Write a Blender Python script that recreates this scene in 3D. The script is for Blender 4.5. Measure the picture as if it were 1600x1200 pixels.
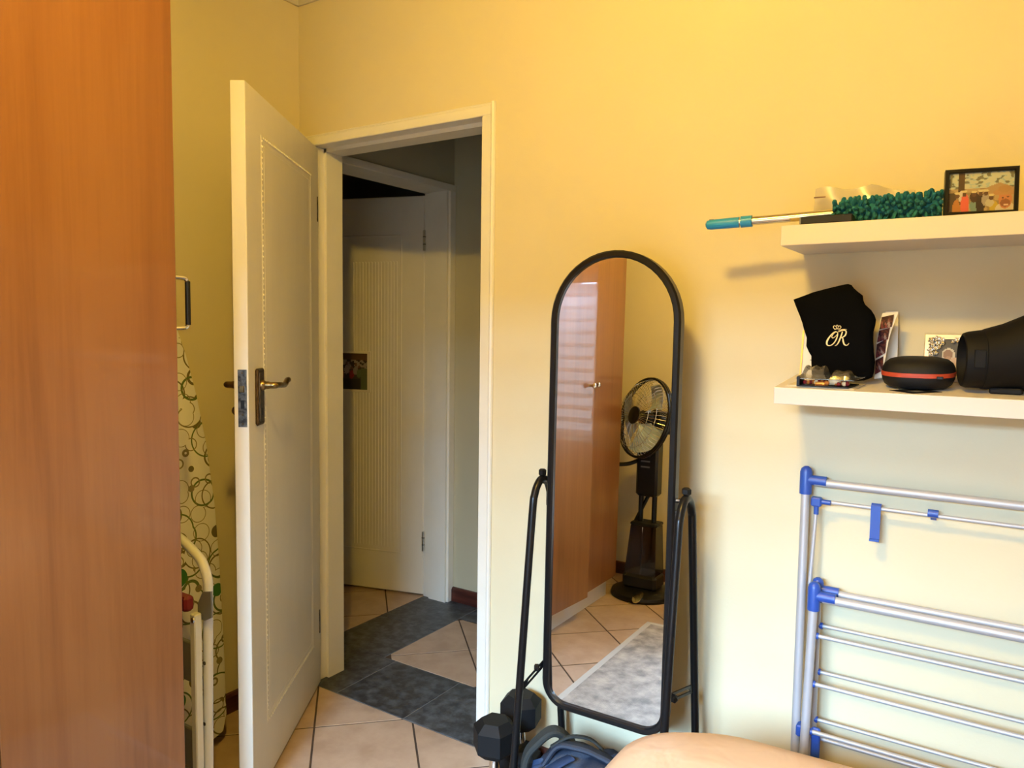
import bpy, math, random
from mathutils import Vector, Matrix, noise

random.seed(7)
for o in list(bpy.data.objects): bpy.data.objects.remove(o)
scene = bpy.context.scene
COL = scene.collection

# ------------------------------------------------------------------ camera
CAM_H = 1.3743          # eye height; the camera stands at x = 0, y = 0
WALL = 1.9594           # room face of the wall with the door
FPX = 1177.33           # focal length in pixels of a 1600 wide frame
CR = Vector((0.835417, 0.549457, 0.013213))
CD = Vector((0.051542, -0.054387, -0.997189))
CF = Vector((-0.547194, 0.833750, -0.073756))
CP = Vector((0, 0, CAM_H))
cam = bpy.data.cameras.new('camera')
cam.sensor_fit = 'HORIZONTAL'; cam.sensor_width = 36.0; cam.lens = FPX / 1600 * 36.0
cam.clip_start = 0.05
co = bpy.data.objects.new('camera', cam); COL.objects.link(co)
co.matrix_world = Matrix(((CR.x, -CD.x, -CF.x, CP.x), (CR.y, -CD.y, -CF.y, CP.y), (CR.z, -CD.z, -CF.z, CP.z), (0, 0, 0, 1)))
scene.camera = co

# ------------------------------------------------------------------ light and exposure
vs = scene.view_settings
vs.view_transform = 'Standard'; vs.look = 'None'; vs.gamma = 1.0; vs.use_curve_mapping = False
vs.exposure = 0.0
LAMP_E = 1280.0            # emission of the two ceiling bulbs
LAMP_C = (1.0, 0.64, 0.10)
SKY_W = 1100.0             # daylight outside the bedroom window
world = bpy.data.worlds.new('daylight'); scene.world = world
world.use_nodes = True
world.node_tree.nodes['Background'].inputs[0].default_value = (0.78, 0.90, 1.0, 1)
world.node_tree.nodes['Background'].inputs[1].default_value = 5.0

def area(name, loc, target, sx, sy, watts, color):
    l = bpy.data.lights.new(name, 'AREA'); l.shape = 'RECTANGLE'; l.size = sx; l.size_y = sy
    l.energy = watts; l.color = color
    o = bpy.data.objects.new(name, l); COL.objects.link(o)
    o.location = loc
    o.rotation_euler = (Vector(target) - Vector(loc)).to_track_quat('-Z', 'Y').to_euler()
    return o
# daylight falling in through the window behind the camera
area('window_daylight', (-0.45, -2.2, 2.35), (-0.55, 1.2, 0.55), 1.5, 1.0, SKY_W, (0.44, 0.68, 1.0))

# ------------------------------------------------------------------ helpers
def at(px, py, ax, val):
    d = CR * ((px - 800) / FPX) + CD * ((py - 600) / FPX) + CF
    t = (val - CP[ax]) / d[ax]
    return CP + d * t
def onwall(px, py, off=0.0):
    return at(px, py, 1, WALL - off)

def V(*a): return Vector(a)
BASE = {}

class MB:
    def __init__(s): s.v = []; s.f = []
    def add(s, vs_, fs):
        n = len(s.v); s.v += [Vector(p) for p in vs_]; s.f += [tuple(i + n for i in f) for f in fs]; return s
    def box(s, lo, hi):
        x0, y0, z0 = lo; x1, y1, z1 = hi
        return s.add([(x0,y0,z0),(x1,y0,z0),(x1,y1,z0),(x0,y1,z0),(x0,y0,z1),(x1,y0,z1),(x1,y1,z1),(x0,y1,z1)],
                     [(0,3,2,1),(4,5,6,7),(0,1,5,4),(1,2,6,5),(2,3,7,6),(3,0,4,7)])
    def fbox(s, o, a, b, c, lo, hi, bev=0.0):
        """bevelled box in a frame with origin o and axes a, b, c"""
        o = Vector(o); a = Vector(a); b = Vector(b); c = Vector(c)
        if bev <= 0:
            pts = []
            for z in (lo[2], hi[2]):
                for x, y in ((lo[0],lo[1]),(hi[0],lo[1]),(hi[0],hi[1]),(lo[0],hi[1])):
                    pts.append(o + a*x + b*y + c*z)
            return s.add(pts, [(0,3,2,1),(4,5,6,7),(0,1,5,4),(1,2,6,5),(2,3,7,6),(3,0,4,7)])
        rings = []
        def ring(ins, z):
            x0, x1, y0, y1 = lo[0]+ins, hi[0]-ins, lo[1]+ins, hi[1]-ins
            e = bev
            q = [(x0+e,y0),(x1-e,y0),(x1,y0+e),(x1,y1-e),(x1-e,y1),(x0+e,y1),(x0,y1-e),(x0,y0+e)]
            return [o + a*x + b*y + c*z for x, y in q]
        rings = [ring(bev*.7, lo[2]), ring(0, lo[2]+bev), ring(0, hi[2]-bev), ring(bev*.7, hi[2])]
        return s.loft(rings, True, True)
    def loft(s, rings, cap0=True, cap1=True, closed=True):
        n = len(rings[0]); base = len(s.v)
        for r in rings: s.v += [Vector(p) for p in r]
        m = n if closed else n - 1
        for k in range(len(rings) - 1):
            for i in range(m):
                j = (i + 1) % n
                s.f.append((base+k*n+i, base+k*n+j, base+(k+1)*n+j, base+(k+1)*n+i))
        if cap0: s.f.append(tuple(base + i for i in reversed(range(n))))
        if cap1: s.f.append(tuple(base + (len(rings)-1)*n + i for i in range(n)))
        return s
    def tube(s, path, r, n=10, caps=True, flat=None):
        """round tube along a path; r a number or a list; flat = (axis, factor) squeezes the section"""
        path = [Vector(p) for p in path]
        rs = r if isinstance(r, (list, tuple)) else [r] * len(path)
        rings = []
        t0 = (path[1] - path[0]).normalized()
        up = Vector((0,0,1)) if abs(t0.z) < .9 else Vector((0,1,0))
        nx = (up - t0 * up.dot(t0)).normalized()
        for i, p in enumerate(path):
            if i == 0: t = path[1] - path[0]
            elif i == len(path)-1: t = path[-1] - path[-2]
            else: t = (path[i+1]-path[i]).normalized() + (path[i]-path[i-1]).normalized()
            t.normalize()
            nx = (nx - t * nx.dot(t)).normalized(); ny = t.cross(nx)
            ring = []
            for k in range(n):
                an = 2*math.pi*k/n
                off = nx*math.cos(an)*rs[i] + ny*math.sin(an)*rs[i]
                if flat: fa = Vector(flat[0]).normalized(); off = off - fa*off.dot(fa)*(1-flat[1])
                ring.append(p + off)
            rings.append(ring)
        return s.loft(rings, caps, caps)
    def lathe(s, prof, o, axis=(0,0,1), n=24, caps=True, sx=1.0, sy=1.0):
        o = Vector(o); ax = Vector(axis).normalized()
        up = Vector((0,0,1)) if abs(ax.z) < .9 else Vector((1,0,0))
        a = (up - ax*up.dot(ax)).normalized(); b = ax.cross(a)
        rings = [[o + ax*h + a*math.cos(2*math.pi*k/n)*r*sx + b*math.sin(2*math.pi*k/n)*r*sy for k in range(n)] for r, h in prof]
        return s.loft(rings, caps, caps)
    def sphere(s, o, r, n=12, m=8, sc=(1,1,1)):
        o = Vector(o)
        rings = []
        for j in range(1, m):
            th = math.pi*j/m
            rings.append([o + Vector((math.sin(th)*math.cos(2*math.pi*k/n)*r*sc[0], math.sin(th)*math.sin(2*math.pi*k/n)*r*sc[1], -math.cos(th)*r*sc[2])) for k in range(n)])
        return s.loft(rings)
    def prism(s, outline, d):
        """closed outline (3d points) extruded by vector d"""
        d = Vector(d); a = [Vector(p) for p in outline]
        return s.loft([a, [p + d for p in a]])
    def sweep(s, pts2, prof, o, ax, az, ay, closed=True):
        """closed planar path in (ax, az), section prof = [(outward, depth along ay)]"""
        n = len(pts2); rings = []
        for i in range(n):
            p = Vector(pts2[i]); q = Vector(pts2[(i+1) % n]); r = Vector(pts2[i-1])
            t = ((q-p).normalized() + (p-r).normalized()).normalized()
            nr = Vector((t.y, -t.x))
            rings.append([o + ax*(p.x+nr.x*w) + az*(p.y+nr.y*w) + ay*d for w, d in prof])
        rings.append(rings[0])
        return s.loft(rings, False, False)
    def build(s, name, mat, parent=None, loc=None, smooth=False, **props):
        base = BASE.get(parent.name, Vector((0,0,0))) if parent else (Vector(loc) if loc else Vector((0,0,0)))
        me = bpy.data.meshes.new(name)
        me.from_pydata([tuple(p - base) for p in s.v], [], s.f)
        me.validate(); me.update()
        import bmesh
        bm = bmesh.new(); bm.from_mesh(me)
        bmesh.ops.recalc_face_normals(bm, faces=bm.faces); bm.to_mesh(me); bm.free()
        o = bpy.data.objects.new(name, me); COL.objects.link(o)
        if mat: me.materials.append(mat)
        if smooth:
            for p in me.polygons: p.use_smooth = True
            try: me.set_sharp_from_angle(angle=math.radians(40))
            except Exception: pass
        if parent: o.parent = parent
        else: o.location = base
        BASE[o.name] = base
        for k, v in props.items(): o[k] = v
        return o

def thing(name, loc, label, cat, group=None, kind=None):
    o = bpy.data.objects.new(name, None); COL.objects.link(o); o.location = loc
    o.empty_display_size = 0.05
    o['label'] = label
    if cat: o['category'] = cat
    if group: o['group'] = group
    if kind: o['kind'] = kind
    BASE[o.name] = Vector(loc)
    return o
def box(name, lo, hi, mat, parent=None, bev=0.0, **props):
    m = MB()
    if bev: m.fbox((0,0,0), (1,0,0), (0,1,0), (0,0,1), lo, hi, bev)
    else: m.box(lo, hi)
    return m.build(name, mat, parent, **props)
def tag(o, label, cat=None, group=None, kind=None):
    o['label'] = label
    if cat: o['category'] = cat
    if group: o['group'] = group
    if kind: o['kind'] = kind
    return o
def smoothpath(pts, sub=6):
    """Catmull-Rom through points"""
    P = [Vector(p) for p in pts]; out = []
    for i in range(len(P)-1):
        p0 = P[i-1] if i else P[0]*2-P[1]; p1 = P[i]; p2 = P[i+1]; p3 = P[i+2] if i+2 < len(P) else P[-1]*2-P[-2]
        for k in range(sub):
            t = k/sub
            out.append(0.5*((2*p1)+(p2-p0)*t+(2*p0-5*p1+4*p2-p3)*t*t+(3*p1-p0-3*p2+p3)*t**3))
    out.append(P[-1]); return out

# ------------------------------------------------------------------ materials
def mat(name, color, rough=0.5, metal=0.0, noise_s=0, noise_amt=0.0, bump=0.0, bump_s=200, coat=0.0, stretch=None, color2=None, spec=0.5, rand=0.0, detail=4, lo=.35, hi=.65):
    m = bpy.data.materials.new(name); m.use_nodes = True
    nt = m.node_tree; b = nt.nodes['Principled BSDF']
    b.inputs['Base Color'].default_value = (*color, 1); b.inputs['Roughness'].default_value = rough
    b.inputs['Metallic'].default_value = metal
    b.inputs['Specular IOR Level'].default_value = spec
    if coat: b.inputs['Coat Weight'].default_value = coat; b.inputs['Coat Roughness'].default_value = .12
    tc = nt.nodes.new('ShaderNodeTexCoord'); vec = tc.outputs['Object']
    if stretch:
        mp = nt.nodes.new('ShaderNodeMapping'); mp.inputs['Scale'].default_value = stretch
        nt.links.new(vec, mp.inputs[0]); vec = mp.outputs[0]
    last = None
    if noise_s:
        n = nt.nodes.new('ShaderNodeTexNoise'); n.inputs['Scale'].default_value = noise_s; n.inputs['Detail'].default_value = detail
        n.inputs['Roughness'].default_value = .6
        nt.links.new(vec, n.inputs['Vector'])
        if rand:
            oi = nt.nodes.new('ShaderNodeObjectInfo'); ad = nt.nodes.new('ShaderNodeVectorMath'); ad.operation = 'ADD'
            ml = nt.nodes.new('ShaderNodeVectorMath'); ml.operation = 'SCALE'; ml.inputs[0].default_value = (37, 53, 11)
            nt.links.new(oi.outputs['Random'], ml.inputs['Scale']); nt.links.new(vec, ad.inputs[0]); nt.links.new(ml.outputs[0], ad.inputs[1])
            nt.links.new(ad.outputs[0], n.inputs['Vector'])
        r = nt.nodes.new('ShaderNodeValToRGB')
        c2 = color2 or tuple(max(0, c*(1-noise_amt)) for c in color)
        r.color_ramp.elements[0].position = lo; r.color_ramp.elements[0].color = (*c2, 1)
        r.color_ramp.elements[1].position = hi; r.color_ramp.elements[1].color = (*color, 1)
        nt.links.new(n.outputs['Fac'], r.inputs[0]); last = r.outputs[0]
        if rand:
            hs = nt.nodes.new('ShaderNodeHueSaturation'); mr = nt.nodes.new('ShaderNodeMapRange')
            mr.inputs['To Min'].default_value = 1-rand; mr.inputs['To Max'].default_value = 1+rand
            nt.links.new(oi.outputs['Random'], mr.inputs[0]); nt.links.new(mr.outputs[0], hs.inputs['Value'])
            nt.links.new(last, hs.inputs['Color']); last = hs.outputs[0]
        nt.links.new(last, b.inputs['Base Color'])
    if bump:
        n2 = nt.nodes.new('ShaderNodeTexNoise'); n2.inputs['Scale'].default_value = bump_s; n2.inputs['Detail'].default_value = 3
        nt.links.new(vec, n2.inputs['Vector'])
        bp = nt.nodes.new('ShaderNodeBump'); bp.inputs['Strength'].default_value = bump; bp.inputs['Distance'].default_value = .002
        nt.links.new(n2.outputs['Fac'], bp.inputs['Height']); nt.links.new(bp.outputs[0], b.inputs['Normal'])
    return m
def emit(name, color, s):
    m = bpy.data.materials.new(name); m.use_nodes = True; b = m.node_tree.nodes['Principled BSDF']
    b.inputs['Base Color'].default_value = (*color, 1)
    b.inputs['Emission Color'].default_value = (*color, 1); b.inputs['Emission Strength'].default_value = s
    return m
def clear(name, tint=(1,1,1), gloss=.12, rough=.06, haze=0.0):
    m = bpy.data.materials.new(name); m.use_nodes = True; nt = m.node_tree
    nt.nodes.remove(nt.nodes['Principled BSDF'])
    t = nt.nodes.new('ShaderNodeBsdfTransparent'); t.inputs[0].default_value = (*tint, 1)
    g = nt.nodes.new('ShaderNodeBsdfGlossy'); g.inputs['Roughness'].default_value = rough
    lw = nt.nodes.new('ShaderNodeLayerWeight'); lw.inputs[0].default_value = .35
    mx = nt.nodes.new('ShaderNodeMixShader'); ad = nt.nodes.new('ShaderNodeMath'); ad.operation = 'MULTIPLY_ADD'
    ad.inputs[1].default_value = .7; ad.inputs[2].default_value = gloss
    nt.links.new(lw.outputs['Fresnel'], ad.inputs[0]); nt.links.new(ad.outputs[0], mx.inputs[0])
    nt.links.new(t.outputs[0], mx.inputs[1]); nt.links.new(g.outputs[0], mx.inputs[2])
    last = mx
    if haze:
        df = nt.nodes.new('ShaderNodeBsdfDiffuse'); df.inputs[0].default_value = (.85, .83, .78, 1)
        m2 = nt.nodes.new('ShaderNodeMixShader'); m2.inputs[0].default_value = haze
        nt.links.new(mx.outputs[0], m2.inputs[1]); nt.links.new(df.outputs[0], m2.inputs[2]); last = m2
    nt.links.new(last.outputs[0], nt.nodes['Material Output'].inputs[0])
    return m
def printmat():
    m = bpy.data.materials.new('printed_picture'); m.use_nodes = True; nt = m.node_tree; b = nt.nodes['Principled BSDF']
    a = nt.nodes.new('ShaderNodeVertexColor'); a.layer_name = 'Col'
    nt.links.new(a.outputs[0], b.inputs['Base Color']); b.inputs['Roughness'].default_value = .35
    return m

M = {}
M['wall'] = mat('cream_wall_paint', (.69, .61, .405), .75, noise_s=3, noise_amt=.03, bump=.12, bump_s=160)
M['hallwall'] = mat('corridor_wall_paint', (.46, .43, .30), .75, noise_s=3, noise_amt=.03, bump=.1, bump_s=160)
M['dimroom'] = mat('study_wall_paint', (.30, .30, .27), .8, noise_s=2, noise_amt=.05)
M['ceil'] = mat('ceiling_paint', (.56, .52, .40), .8, bump=.1, bump_s=120)
M['white'] = mat('white_gloss_paint', (.78, .75, .66), .35, noise_s=6, noise_amt=.05, bump=.06, bump_s=90)
M['door'] = mat('door_paint', (.74, .70, .60), .38, noise_s=8, noise_amt=.05, bump=.18, bump_s=70, stretch=(1,1,.25))
M['tile'] = mat('beige_floor_tile', (.47, .345, .25), .42, noise_s=9, color2=(.38, .265, .18), bump=.08, bump_s=60, rand=.07)
M['grout'] = mat('brown_grout', (.085, .052, .033), .85, noise_s=30, noise_amt=.4)
M['slate'] = mat('dark_slate_tile', (.10, .115, .135), .36, noise_s=24, color2=(.024, .028, .034), bump=.5, bump_s=45, rand=.15, detail=10, lo=.42, hi=.72)
def wood_mat(name, c1, c2, c3, rough=.34, coat=.45):
    m = bpy.data.materials.new(name); m.use_nodes = True; nt = m.node_tree; b = nt.nodes['Principled BSDF']
    b.inputs['Roughness'].default_value = rough; b.inputs['Coat Weight'].default_value = coat; b.inputs['Coat Roughness'].default_value = .02
    tc = nt.nodes.new('ShaderNodeTexCoord')
    def nz(scale, st, det):
        mp = nt.nodes.new('ShaderNodeMapping'); mp.inputs['Scale'].default_value = st
        n = nt.nodes.new('ShaderNodeTexNoise'); n.inputs['Scale'].default_value = scale; n.inputs['Detail'].default_value = det
        n.inputs['Roughness'].default_value = .65; n.inputs['Distortion'].default_value = .6
        nt.links.new(tc.outputs['Object'], mp.inputs[0]); nt.links.new(mp.outputs[0], n.inputs['Vector']); return n
    a = nz(7, (1, 1, .07), 6); d = nz(60, (1, 1, .03), 4); e = nz(2.2, (1, 1, .35), 3)
    mx = nt.nodes.new('ShaderNodeMath'); mx.operation = 'MULTIPLY_ADD'; mx.inputs[1].default_value = .35
    nt.links.new(d.outputs[0], mx.inputs[0]); nt.links.new(a.outputs[0], mx.inputs[2])
    m2 = nt.nodes.new('ShaderNodeMath'); m2.operation = 'MULTIPLY_ADD'; m2.inputs[1].default_value = .35
    nt.links.new(e.outputs[0], m2.inputs[0]); nt.links.new(mx.outputs[0], m2.inputs[2])
    r = nt.nodes.new('ShaderNodeValToRGB'); r.color_ramp.elements[0].position = .62; r.color_ramp.elements[0].color = (*c1, 1)
    r.color_ramp.elements[1].position = 1.05; r.color_ramp.elements[1].color = (*c3, 1)
    k = r.color_ramp.elements.new(.82); k.color = (*c2, 1)
    nt.links.new(m2.outputs[0], r.inputs[0]); nt.links.new(r.outputs[0], b.inputs['Base Color'])
    return m
M['wood'] = wood_mat('cherry_veneer', (.155, .055, .014), (.21, .080, .023), (.245, .10, .030))
M['skirt'] = mat('dark_red_skirting', (.085, .022, .014), .4, noise_s=14, noise_amt=.5, stretch=(.3,.3,4))
M['black'] = mat('black_metal', (.006, .006, .0065), .30, spec=.35)
M['blackp'] = mat('black_plastic', (.007, .0065, .006), .45, bump=.05, bump_s=300, spec=.3)
M['spk'] = mat('speaker_fabric', (.0045, .004, .0035), .62, bump=.1, bump_s=500, spec=.18)
M['rubber'] = mat('black_rubber', (.006, .0063, .007), .62, bump=.1, bump_s=400, spec=.25)
M['velvet'] = mat('black_velvet', (.003, .003, .003), .95, spec=.03)
M['chrome'] = mat('chrome', (.75, .74, .72), .12, metal=1)
M['brass'] = mat('aged_brass', (.34, .23, .10), .32, metal=1, noise_s=60, noise_amt=.4)
M['darkbrass'] = mat('dark_bronze', (.16, .105, .055), .42, metal=1, noise_s=60, noise_amt=.5)
M['steel'] = mat('worn_steel', (.20, .18, .15), .45, metal=1, noise_s=70, color2=(.05, .042, .035))
M['mirror'] = mat('mirror_glass', (.90, .91, .90), .0, metal=1)
M['alu'] = mat('silver_tube', (.46, .45, .46), .45, metal=.25)
M['blue'] = mat('blue_plastic', (.022, .075, .36), .38)
M['whitetube'] = mat('white_tube', (.66, .67, .66), .35)
M['grey'] = mat('grey_plastic', (.16, .16, .155), .5)
M['red'] = mat('red_plastic', (.17, .012, .01), .45)
M['shelf'] = mat('white_shelf_laminate', (.70, .63, .54), .4)
M['cyan'] = mat('blue_handle_grip', (.02, .27, .62), .4)
M['teal'] = mat('teal_chenille', (.010, .165, .24), .9, bump=.6, bump_s=900, noise_s=150, noise_amt=.35)
M['pole'] = mat('chrome_pole', (.62, .52, .36), .18, metal=1)
M['paper'] = mat('white_paper', (.78, .73, .62), .6)
M['cream'] = mat('cream_paper', (.70, .60, .38), .7, noise_s=20, noise_amt=.1)
M['goldedge'] = mat('gold_frame_edge', (.42, .29, .11), .4, metal=.6)
M['gold'] = mat('gold_thread', (.80, .62, .28), .45, metal=.3, bump=.3, bump_s=1500)
M['silver'] = mat('polished_silver', (.83, .80, .74), .16, metal=1)
M['satin'] = mat('silver_plate', (.80, .66, .50), .28, metal=.85)
M['redzip'] = mat('orange_red_zip', (.42, .05, .015), .55)
M['plastic'] = clear('clear_plastic', (.90, .88, .82), .10, .05, haze=.03)
M['bagfilm'] = clear('clear_bag_film', (.95, .92, .86), .14, .22, haze=.30)
M['pane'] = clear('window_glass', (.97, .99, 1), .04, .0)
M['smoke'] = clear('smoked_tank', (.14, .13, .12), .06, .06)
M['blade'] = mat('pale_blade', (.45, .55, .62), .3)
M['print'] = printmat()
M['navy'] = mat('navy_nylon', (.014, .022, .042), .62, bump=.5, bump_s=500, noise_s=14, noise_amt=.35)
M['navylight'] = mat('blue_nylon_lining', (.020, .042, .10), .55, bump=.4, bump_s=500, noise_s=12, noise_amt=.3)
M['strap'] = mat('charcoal_webbing', (.018, .022, .021), .8, bump=.5, bump_s=700)
M['satinbed'] = mat('peach_cotton', (.66, .46, .30), .5, noise_s=5, color2=(.61, .415, .26), bump=.25, bump_s=14)
for n_ in M['satinbed'].node_tree.nodes:
    if n_.type == 'BUMP': n_.inputs['Distance'].default_value = .02; n_.inputs['Strength'].default_value = .35
    if n_.type == 'TEX_NOISE' and n_.inputs['Scale'].default_value > 10: n_.inputs['Scale'].default_value = 6; n_.inputs['Distortion'].default_value = 1.2
M['mattress'] = mat('mattress_ticking', (.75, .70, .62), .8)
M['darkwood'] = mat('bed_base_wood', (.16, .07, .035), .5, noise_s=12, noise_amt=.4, stretch=(1,1,.2))
M['rug'] = mat('grey_woven_rug', (.44, .40, .36), .95, noise_s=16, color2=(.20, .19, .18), bump=.8, bump_s=260, detail=12, lo=.36, hi=.66)
M['rugedge'] = mat('rug_binding', (.46, .45, .43), .9, bump=.6, bump_s=300)
M['bead'] = mat('garnet_bead', (.16, .012, .02), .1, coat=.5)
M['amber'] = mat('amber_bead', (.40, .14, .03), .2, coat=.5)
M['ivory'] = mat('ivory_bead', (.70, .58, .36), .4)
M['slat'] = mat('white_blind_slat', (.75, .75, .73), .5)

# ironing board cover: white cotton with green rings and spots
def cover_mat():
    m = bpy.data.materials.new('ring_print_cotton'); m.use_nodes = True; nt = m.node_tree; b = nt.nodes['Principled BSDF']
    b.inputs['Roughness'].default_value = .85
    tc = nt.nodes.new('ShaderNodeTexCoord'); mp = nt.nodes.new('ShaderNodeMapping'); mp.inputs['Scale'].default_value = (0.0, 1, 1)
    nt.links.new(tc.outputs['Object'], mp.inputs[0])
    def rings(scale, r0, r1, seed):
        md = nt.nodes.new('ShaderNodeVectorMath'); md.operation = 'ADD'; md.inputs[1].default_value = seed
        nt.links.new(mp.outputs[0], md.inputs[0])
        v = nt.nodes.new('ShaderNodeTexVoronoi'); v.inputs['Scale'].default_value = scale
        nt.links.new(md.outputs[0], v.inputs['Vector'])
        a = nt.nodes.new('ShaderNodeMath'); a.operation = 'GREATER_THAN'; a.inputs[1].default_value = r0
        c = nt.nodes.new('ShaderNodeMath'); c.operation = 'LESS_THAN'; c.inputs[1].default_value = r1
        e = nt.nodes.new('ShaderNodeMath'); e.operation = 'MULTIPLY'
        nt.links.new(v.outputs['Distance'], a.inputs[0]); nt.links.new(v.outputs['Distance'], c.inputs[0])
        nt.links.new(a.outputs[0], e.inputs[0]); nt.links.new(c.outputs[0], e.inputs[1]); return e.outputs[0]
    prev = (.82, .80, .74, 1)
    cur = None
    for fac, colr in ((rings(11, .50, .545, (.3,.1,.7)), (.16, .13, .05, 1)), (rings(8, .44, .475, (1.3,2.1,.2)), (.10, .15, .04, 1)),
                      (rings(17, .45, .49, (3.3,.6,1.2)), (.24, .20, .10, 1)), (rings(8, -1, .24, (.75,.2,.15)), (.035, .16, .03, 1))):
        mx = nt.nodes.new('ShaderNodeMix'); mx.data_type = 'RGBA'
        nt.links.new(fac, mx.inputs['Factor'])
        if cur is None: mx.inputs['A'].default_value = prev
        else: nt.links.new(cur, mx.inputs['A'])
        mx.inputs['B'].default_value = colr; cur = mx.outputs['Result']
    nt.links.new(cur, b.inputs['Base Color'])
    return m
M['cover'] = cover_mat()

def picture(name, p0, u, v, nx, ny, fn, parent=None, **props):
    """flat print on a grid of coloured cells; p0 lower left, u right, v up; fn(s,t) -> linear rgb, t up"""
    p0 = Vector(p0); u = Vector(u); v = Vector(v)
    m = MB(); vv = [p0 + u*(i/nx) + v*(j/ny) for j in range(ny+1) for i in range(nx+1)]
    ff = [(j*(nx+1)+i, j*(nx+1)+i+1, (j+1)*(nx+1)+i+1, (j+1)*(nx+1)+i) for j in range(ny) for i in range(nx)]
    m.add(vv, ff); o = m.build(name, M['print'], parent, **props)
    a = o.data.color_attributes.new('Col', 'FLOAT_COLOR', 'CORNER')
    for pi, pol in enumerate(o.data.polygons):
        c = sum((o.data.vertices[k].co for k in pol.vertices), Vector())/4 + BASE[o.name] - p0
        s = c.dot(u)/u.dot(u); t = c.dot(v)/v.dot(v)
        col = fn(s, t)
        for li in pol.loop_indices: a.data[li].color = (*col, 1)
    return o
def blob(s, t, cx, cy, rx, ry): return ((s-cx)/rx)**2 + ((t-cy)/ry)**2 < 1
def nz(s, t, k): return noise.noise(Vector((s*k, t*k, k*.37)))

# ================================================================== STRUCTURE
XL, XR, YB, ZC = -2.25, 1.6, -0.60, 2.62
HALL_Y, HALL_X, DIM_X = 2.955, -2.29, -2.43

# ---- floor: grout bed, tiles laid on the diagonal, slate borders
floor = MB().box((-4.3, -.75, -.06), (1.75, 3.7, -.0016)).build('floor', M['grout'], None, kind='structure', label='brown grouted floor of beige tiles with dark slate borders at the doorways')
def clip(poly, x0, x1, y0, y1):
    def cut(P, f, g):
        out = []
        for i in range(len(P)):
            a, b = P[i-1], P[i]; fa, fb = f(a), f(b)
            if (fa >= 0) != (fb >= 0):
                t = fa/(fa-fb); out.append((a[0]+(b[0]-a[0])*t, a[1]+(b[1]-a[1])*t))
            if fb >= 0: out.append(b)
        return out
    for f in (lambda p: p[0]-x0, lambda p: x1-p[0], lambda p: p[1]-y0, lambda p: y1-p[1]):
        if len(poly) < 3: return []
        poly = cut(poly, f, None)
    return poly
def tile_piece(poly, name, mt, gap=.0034):
    cl = [poly[0]]
    for p in poly[1:]:
        if math.hypot(p[0]-cl[-1][0], p[1]-cl[-1][1]) > .004: cl.append(p)
    if len(cl) > 2 and math.hypot(cl[0][0]-cl[-1][0], cl[0][1]-cl[-1][1]) < .004: cl.pop()
    if len(cl) < 3: return
    area_ = abs(sum(cl[i-1][0]*cl[i][1]-cl[i][0]*cl[i-1][1] for i in range(len(cl))))/2
    if area_ < .0015: return
    cx = sum(p[0] for p in cl)/len(cl); cy = sum(p[1] for p in cl)/len(cl)
    def ins(d):
        out = []; n = len(cl)
        for i in range(n):
            p = Vector(cl[i]); a = (p-Vector(cl[i-1])).normalized(); b = (Vector(cl[(i+1) % n])-p).normalized()
            na = Vector((-a.y, a.x)); nb = Vector((-b.y, b.x)); k = na+nb
            k = k/max(.25, k.dot(na)) if k.length > 1e-4 else na
            out.append(p + k*d)
        return out
    sg = 1 if sum(cl[i-1][0]*cl[i][1]-cl[i][0]*cl[i-1][1] for i in range(len(cl))) > 0 else -1
    lo = ins(gap*sg); hi = ins((gap+.0006)*sg)
    m = MB(); m.loft([[(p.x,p.y,-.012) for p in lo], [(p.x,p.y,-.0006) for p in lo], [(p.x,p.y,0) for p in hi]])
    m.build(name, mt, floor)
def diag(s0, d0, x0, x1, y0, y1):
    S = .472
    for i in range(-16, 17):
        for j in range(-16, 17):
            a, b = s0+i*S, d0+j*S
            q = [((s-d)/2, (s+d)/2) for s, d in ((a,b),(a+S,b),(a+S,b+S),(a,b+S))]
            if max(p[0] for p in q) < x0 or min(p[0] for p in q) > x1 or max(p[1] for p in q) < y0 or min(p[1] for p in q) > y1: continue
            c = clip(q, x0, x1, y0, y1)
            if len(c) >= 3: tile_piece(c, 'tile', M['tile'])
diag(.27, 3.64, XL, XR, YB, 1.935)
diag(.668, 4.383, -2.105, 1.5, 2.265, 2.775)
diag(.208, 5.048, -3.7, -2.435, 1.7, 3.5)
box('slate_grout', (-2.436, 1.934, -.02), (1.2, 2.267, -.0012), mat('grazing_lit_grout', (.16,.165,.17), .8), floor); box('slate_grout', (-2.436, 2.266, -.02), (-2.104, 2.956, -.0012), bpy.data.materials['grazing_lit_grout'], floor)  # slate joints paler than the brown grout: grazing light put into their colour
def rect(x0, x1, y0, y1): return [(x0,y0),(x1,y0),(x1,y1),(x0,y1)]
for k in range(4): tile_piece(rect(-2.37+.33*k, -2.04+.33*k, 1.935, 2.265), 'slate_tile', M['slate'], .0022)
for k in range(2): tile_piece(rect(-2.435, -2.105, 2.265+.33*k, 2.595+.33*k if k == 0 else 2.955), 'slate_tile', M['slate'], .0022)
for k in range(6): tile_piece(rect(-2.105+.33*k+(0 if k else 0), -1.775+.33*k, 2.775, 2.955), 'slate_tile', M['slate'], .0022)
for k in range(6): tile_piece(rect(-1.05+.33*k, -.72+.33*k, 2.08, 2.265), 'slate_tile', M['slate'], .0022)

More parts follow.
